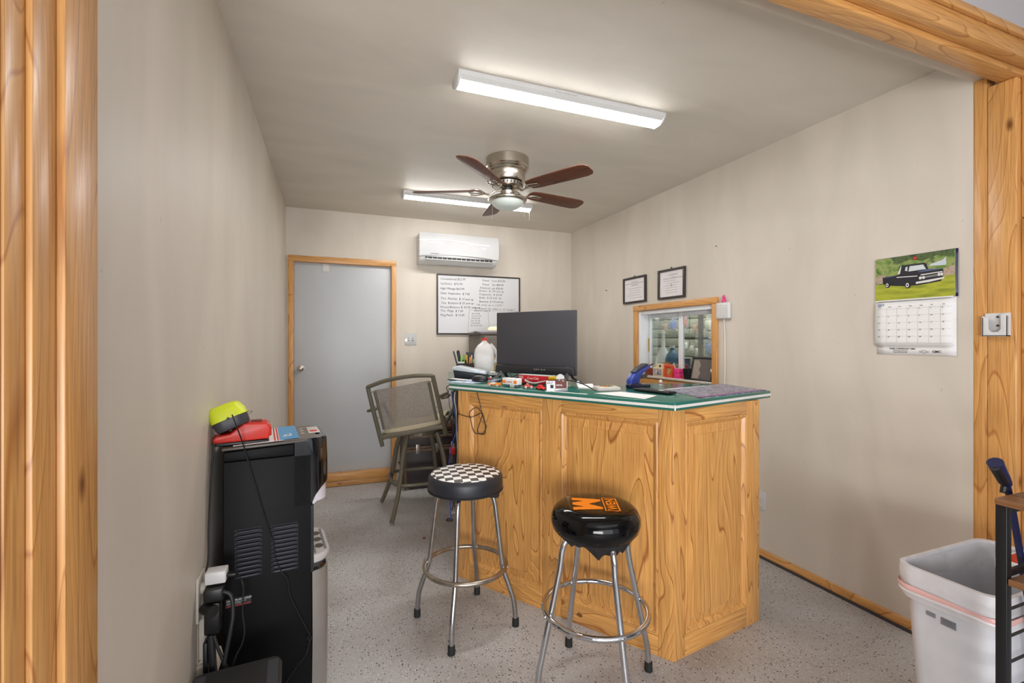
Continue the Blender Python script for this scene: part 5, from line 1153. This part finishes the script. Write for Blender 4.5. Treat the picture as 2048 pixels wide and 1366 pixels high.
# calculator-like terminal
tm = thing('card_terminal', 'silver hand-held terminal with yellow and red keys', 'terminal', v(1213, 2.47), R(-14))
loft(MB(), [(0, 0, .062, .046, .014, 0), (0, 0, .066, .050, .016, .006), (0, 0, .064, .048, .016, .018), (0, 0, .058, .042, .014, .022)]).build('body', mat('warm_silver_plastic', (206, 200, 192), .3), tm, smooth=True)
for i in range(4):
    for j in range(3): BX(-.03 + i * .016, -.018 + i * .016, -.022 + j * .016, -.010 + j * .016, .0222, .0245).build('key', [m_yellow, m_red, m_dgrey, mat('key_green', (80, 140, 60), .4)][(i + j) % 4] if 1 else m_red, tm)
tag(MB().tube(smooth_path([v(1188, 2.50), tuple(Vector(v(1165, 2.52)) + Vector((0, 0, .03))), tuple(Vector(v(1140, 2.62)) + Vector((0, 0, .04))), tuple(Vector(v(1128, 2.72)) + Vector((0, 0, .03)))], 6), .003, 8).build('terminal_cable', m_cable), 'black cable from the silver terminal towards the television', 'cable')
p_ = [(1.225, 2.03), (1.315, 1.745), (1.455, 1.835), (1.385, 2.04)]
tag(MB().prism([(a - 1.3, b - 1.9) for a, b in p_], 0, .0008).build('white_paper', m_paper, None, (1.3, 1.9, TZ + .0003)), 'white sheet of paper at the counter edge below the terminal', 'paper')
tag(BX(-.14, .10, -.010, .010, 0, .0008).build('receipt_strip', m_paper, None, (1.12, 2.09, TZ + .0003), R(-60)), 'narrow torn receipt strip along the counter front edge', 'paper')
np_ = thing('folded_tissue', 'folded white napkin lying behind the terminal', 'napkin', v(1172, 2.60), R(-20))
MB().add([(-.045, -.02, 0), (.045, -.02, 0), (.045, .025, 0), (-.045, .025, 0), (-.045, -.02, .004), (.045, -.018, .003), (.04, .02, .022), (-.048, .024, .018)], [(0, 3, 2, 1), (4, 5, 6, 7), (0, 1, 5, 4), (1, 2, 6, 5), (2, 3, 7, 6), (3, 0, 4, 7)]).build('sheet', m_paper, np_)
MB().add([(-.046, .015, .018), (-.02, .02, .02), (-.04, .02, .040), (-.052, .018, .034)], [(0, 1, 2, 3)]).build('corner', m_paper, np_)
# stapler
sp = thing('blue_stapler', 'blue and grey stapler standing open on the counter', 'stapler', (1.535, 2.17, TZ), R(18))
MB().prism([(-.012, 0), (.175, .0), (.178, .012), (.10, .016), (.065, .03), (0, .036), (-.016, .018)], -.016, .016, 'y').build('base', m_navy, sp, bev=.003)
MB().prism([(-.010, .020), (.07, .031), (.075, .060), (.100, .078), (.165, .108), (.168, .118), (.155, .124), (.06, .094), (.022, .076), (-.004, .045)], -.018, .018, 'y').build('upper_arm', m_blue, sp, bev=.004)
MB().prism([(.030, .082), (.06, .0945), (.150, .1245), (.155, .130), (.13, .134), (.06, .112), (.028, .090)], -.0165, .0165, 'y').build('grip_pad', m_dgrey, sp, bev=.004)
MB().prism([(.070, .044), (.150, .056), (.156, .064), (.150, .072), (.085, .064)], -.009, .009, 'y').build('magazine_rail', m_dgrey, sp, bev=.002)
MB().prism([(.062, .018), (.085, .018), (.080, .05), (.066, .05)], -.012, .012, 'y').build('hinge', m_silver, sp); BX(.10, .16, -.010, .010, .0155, .0185).build('anvil', m_silver, sp)
# flat device, mat, shaker
dv_ = thing('black_tablet_dock', 'flat black device with a white sticker lying across the mat', 'device', (1.525, 1.945, TZ), R(-80))
BX(-.115, .115, -.035, .03, .003, .016).build('body', m_black, dv_, bev=.006, seg=3); BX(.03, .06, -.012, .010, .0161, .0166).build('sticker', m_paper, dv_)
mm_ = matprint('vehicle_poster_print', [(36, 32, 44), (120, 110, 124), (60, 70, 110), (190, 186, 196), (52, 42, 48), (200, 180, 170)], 22, (1, 2.6, 1), .45)
mt = thing('counter_mat', 'dark printed counter mat with a blue and red border', 'mat', (1.86, 1.94, TZ))
qd = [(1.575, 1.675), (2.135, 1.812), (2.185, 2.165), (1.66, 2.055)]
MB().prism([(a - 1.86, b - 1.94) for a, b in qd], .0002, .0025).build('sheet', mm_, mt)
def rim(a, b, w0, w1, m, nm):
    a = Vector(a); b = Vector(b); d = (b - a).normalized(); n_ = Vector((-d.y, d.x)); c_ = Vector((1.86, 1.94))
    MB().prism([tuple(a + n_ * w0 - c_), tuple(b + n_ * w0 - c_), tuple(b + n_ * w1 - c_), tuple(a + n_ * w1 - c_)], .0026, .003).build(nm, m, mt)
rim(qd[0], qd[1], .004, .022, m_blue, 'blue_border'); rim(qd[0], qd[1], .024, .030, m_red, 'red_line'); rim((1.68, 2.045), (2.0, 2.11), -.012, 0, m_paper, 'white_border')
sh = thing('small_shaker', 'tiny white and red figurine by the back of the mat', 'figurine', (1.80, 2.24, TZ))
MB().lathe([(.010, 0), (.011, .004), (.008, .014), (.011, .02), (.009, .030), (.003, .034)], 14).build('body', m_white, sh, smooth=True); MB().ring(0, 0, .013, .009, .0025, 14, 6).build('band', m_red, sh)
# ------------------------------------------------------------------ things on the window ledge
LZ = 1.112
w1 = thing('wooden_picture_box', 'tan box printed with a small purple truck on the window ledge', 'picture box', (2.625, 3.245, LZ))
BX(0, .05, 0, .125, 0, .075).build('box', mat('tan_box', (212, 190, 150), .5), w1, bev=.002); BX(-.0012, 0, .012, .113, .010, .065).build('print', matprint('tan_picture_print', [(214, 204, 170), (150, 140, 160), (222, 214, 184)], 20), w1)
MB().prism([(.02, .016), (.07, .016), (.07, .040), (.05, .044), (.04, .028), (.02, .026)], -.0016, -.0012, 'x').build('truck_print', mat('purple_print', (110, 98, 130), .5), w1)
BX(.005, .045, .02, .09, .0755, .105).build('upper_box', mat('tan_box_light', (222, 206, 170), .5), w1); MB().tube([(.003, .035, .09), (.005, .035, .09)], .011, 14).build('round_mark', m_brown, w1)
w2_ = thing('brown_wooden_block', 'dark brown wooden block at the left end of the ledge', 'block', (2.64, 3.40, LZ))
BX(0, .04, 0, .10, 0, .065).build('block', m_dred, w2_, bev=.003); BX(0, .02, .08, .1, .0655, .10).build('post', m_brown, w2_)
MB().tube([(.01, 0, .10), (.02, .10, .075)], .006, 6).build('stick', m_dred, w2_)
w3 = thing('orange_framed_picture', 'orange-red framed miniature with green picture on the ledge', 'picture frame', (2.628, 3.125, LZ))
MB().box(0, .04, 0, .022, 0, .105).box(0, .04, .083, .105, 0, .105).box(0, .04, .0225, .0825, 0, .022).box(0, .04, .0225, .0825, .083, .105).build('frame', mat('orange_red', (214, 78, 44), .4), w3, bev=.002)
BX(.012, .02, .0225, .0825, .0225, .0825).build('picture', matprint('green_picture_print', [(60, 80, 50), (190, 170, 90), (40, 50, 40)], 30), w3)
w4 = thing('pink_tin', 'bright pink tin with a white cord on the window ledge', 'tin', (2.655, 3.075, LZ))
MB().box(-.028, .028, -.032, .032, 0, .040).box(-.029, .029, -.033, .033, .0405, .078).build('tin', m_pink, w4, bev=.003); MB().tube(smooth_path([(-.02, .02, .078), (-.01, .05, .11), (.02, .08, .12)], 5), .002, 6).build('cord', m_cablew, w4)
w5 = tag(BX(-.02, .02, -.018, .018, 0, .022).build('red_eraser', mat('brick_red', (180, 50, 44), .5), None, (2.66, 3.005, LZ)), 'small red block between the pink tin and black cup', 'block')
w6 = thing('black_cup', 'square black pen cup beside the tablet on the ledge', 'cup', (2.65, 2.955, LZ))
loft(MB(), [(0, 0, .028, .028, .004, 0), (0, 0, .034, .034, .004, .085), (0, 0, .031, .031, .004, .085), (0, 0, .026, .026, .004, .006)], 2).build('cup', m_black, w6)
tb_ = thing('rugged_tablet', 'black rugged tablet leaning in the window on the ledge', 'tablet', (2.622, 2.695, LZ)); tb_.rotation_euler = (0, R(12), 0)
MB().box(0, .02, 0, .235, 0, .014).box(0, .02, 0, .235, .171, .185).box(0, .02, 0, .016, .0145, .1705).box(0, .02, .219, .235, .0145, .1705).build('case', m_black, tb_, bev=.004)
BX(.006, .018, .0165, .2185, .0145, .1705).build('screen', mat('dusty_screen', (92, 84, 80), .25), tb_)
MB().prism([(.14, .018), (.212, .018), (.212, .160), (.16, .160), (.135, .12), (.15, .09), (.13, .06), (.145, .03)], .0052, .0058, 'x').build('torn_film', mat('film_beige', (150, 138, 128), .4), tb_)
MB().prism([(.018, .07), (.034, .085), (.030, .10), (.018, .10)], .0045, .0052, 'x').build('sticker', m_paper, tb_)
# ------------------------------------------------------------------ cables at the counter
fn = Vector((-.8413, -.5406, 0)); FP = Vector((.719, 2.75, 0)) + fn * .008
P_ = [(954.8, 776.5), (953.8, 784), (959, 803.6), (962, 818), (964, 829), (970, 846.6), (972.8, 852.8), (969, 863), (965, 867), (951.8, 867), (945.6, 857.9), (940.5, 837.4), (939, 825), (951.8, 815.3), (961, 822), (964.6, 830), (955.9, 857.9), (958, 867), (970, 867), (969.7, 844.6), (964, 827), (951.8, 831), (941.5, 834.3), (926, 831), (914, 826)]
q = [on_plane(a, b, FP + fn * (.012 * (i % 3) * .4), fn) for i, (a, b) in enumerate(P_)]
q[0] = Vector((.725, 2.70, TZ + .002)) if 0 else q[0]
tag(MB().tube(smooth_path(q, 6), .0021, 7).build('looped_cable', m_cable, smooth=True), 'thin black cable looping down the oak counter front', 'cable')
ce = thing('hanging_cables', 'bundle of black, white and blue cables hanging off the counter left end', 'cables', (.74, 3.02, 0))
def hc(pts, r, m): 
    q = [on_plane(a, b, (.74, 3.02, 0), (.36, .93, 0)) - Vector((.74, 3.02, 0)) for a, b in pts]; MB().tube(smooth_path([tuple(v_) for v_ in q], 5), r, 7).build('cable', m, ce, smooth=True)
hc([(903, 783), (905, 800), (910, 825), (912, 850), (911, 868), (905, 885), (901, 905), (898, 930), (897, 960), (900, 1000), (902, 1040)], .0035, m_cableb)
hc([(906, 783), (905, 802), (911, 822), (913, 850), (912, 880), (911, 920), (911, 990), (904, 1020)], .0032, m_cable)
hc([(910, 784), (909, 800), (912, 818), (913, 840), (914, 870), (915, 900), (913, 960)], .003, m_cablew)
hc([(901, 770), (897, 782), (898, 800), (900, 815), (906, 825), (912, 828)], .0022, m_cable)
hc([(914, 765), (905, 768), (896, 772), (893, 776), (896, 784), (897, 792)], .003, m_cable)
pw = thing('red_power_box', 'small red power box hanging on cords beside the counter end', 'power box', tuple(on_plane(904, 908, (.80, 3.05, 0), (.36, .93, 0))))
BX(-.015, .02, -.02, .02, 0, .042).build('body', m_red, pw, bev=.003); BX(-.012, .018, -.018, .018, -.06, -.001).build('plug', m_dgrey, pw, bev=.003)
rg = tag(MB().ring(0, 0, 0, .025, .0035, 24, 7).build('cable_ring', m_cable, None, tuple(pt(899, 1040, .003))), 'small black cable coil on the floor by the counter end', 'cable')
rg.location.z = .0035
for (px, py, s_) in ((848, 1077, 1.0),):
    b_ = pt(px, py, 0); t = tag(MB().lathe([(.008 * s_, 0), (.011 * s_, .004), (.005 * s_, .009)], 9).build('floor_debris', m_dred, None, tuple(b_)), 'tiny brown crumb on the floor left of the checkered stool', 'debris')
def adopt(names, root):
    for nm in names:
        o = bpy.data.objects[nm]; p = bpy.data.objects[root]
        o.parent = p; o.matrix_parent_inverse = p.matrix_basis.inverted()
        for k in ('label', 'category'):
            if k in o: del o[k]
        lab(o, {'charger_cable': 'thin black cable', 'charger_cord': 'dark cord', 'power_cord': 'thin white cord', 'usb_cable': 'thin black cable', 'terminal_cable': 'black cable'}[nm])
adopt(['charger_cable'], 'lime_battery_light'); adopt(['charger_cord'], 'red_charger'); adopt(['power_cord'], 'wifi_extender')
adopt(['usb_cable'], 'white_usb_adapter'); adopt(['terminal_cable'], 'card_terminal')
bpy.context.view_layer.update()
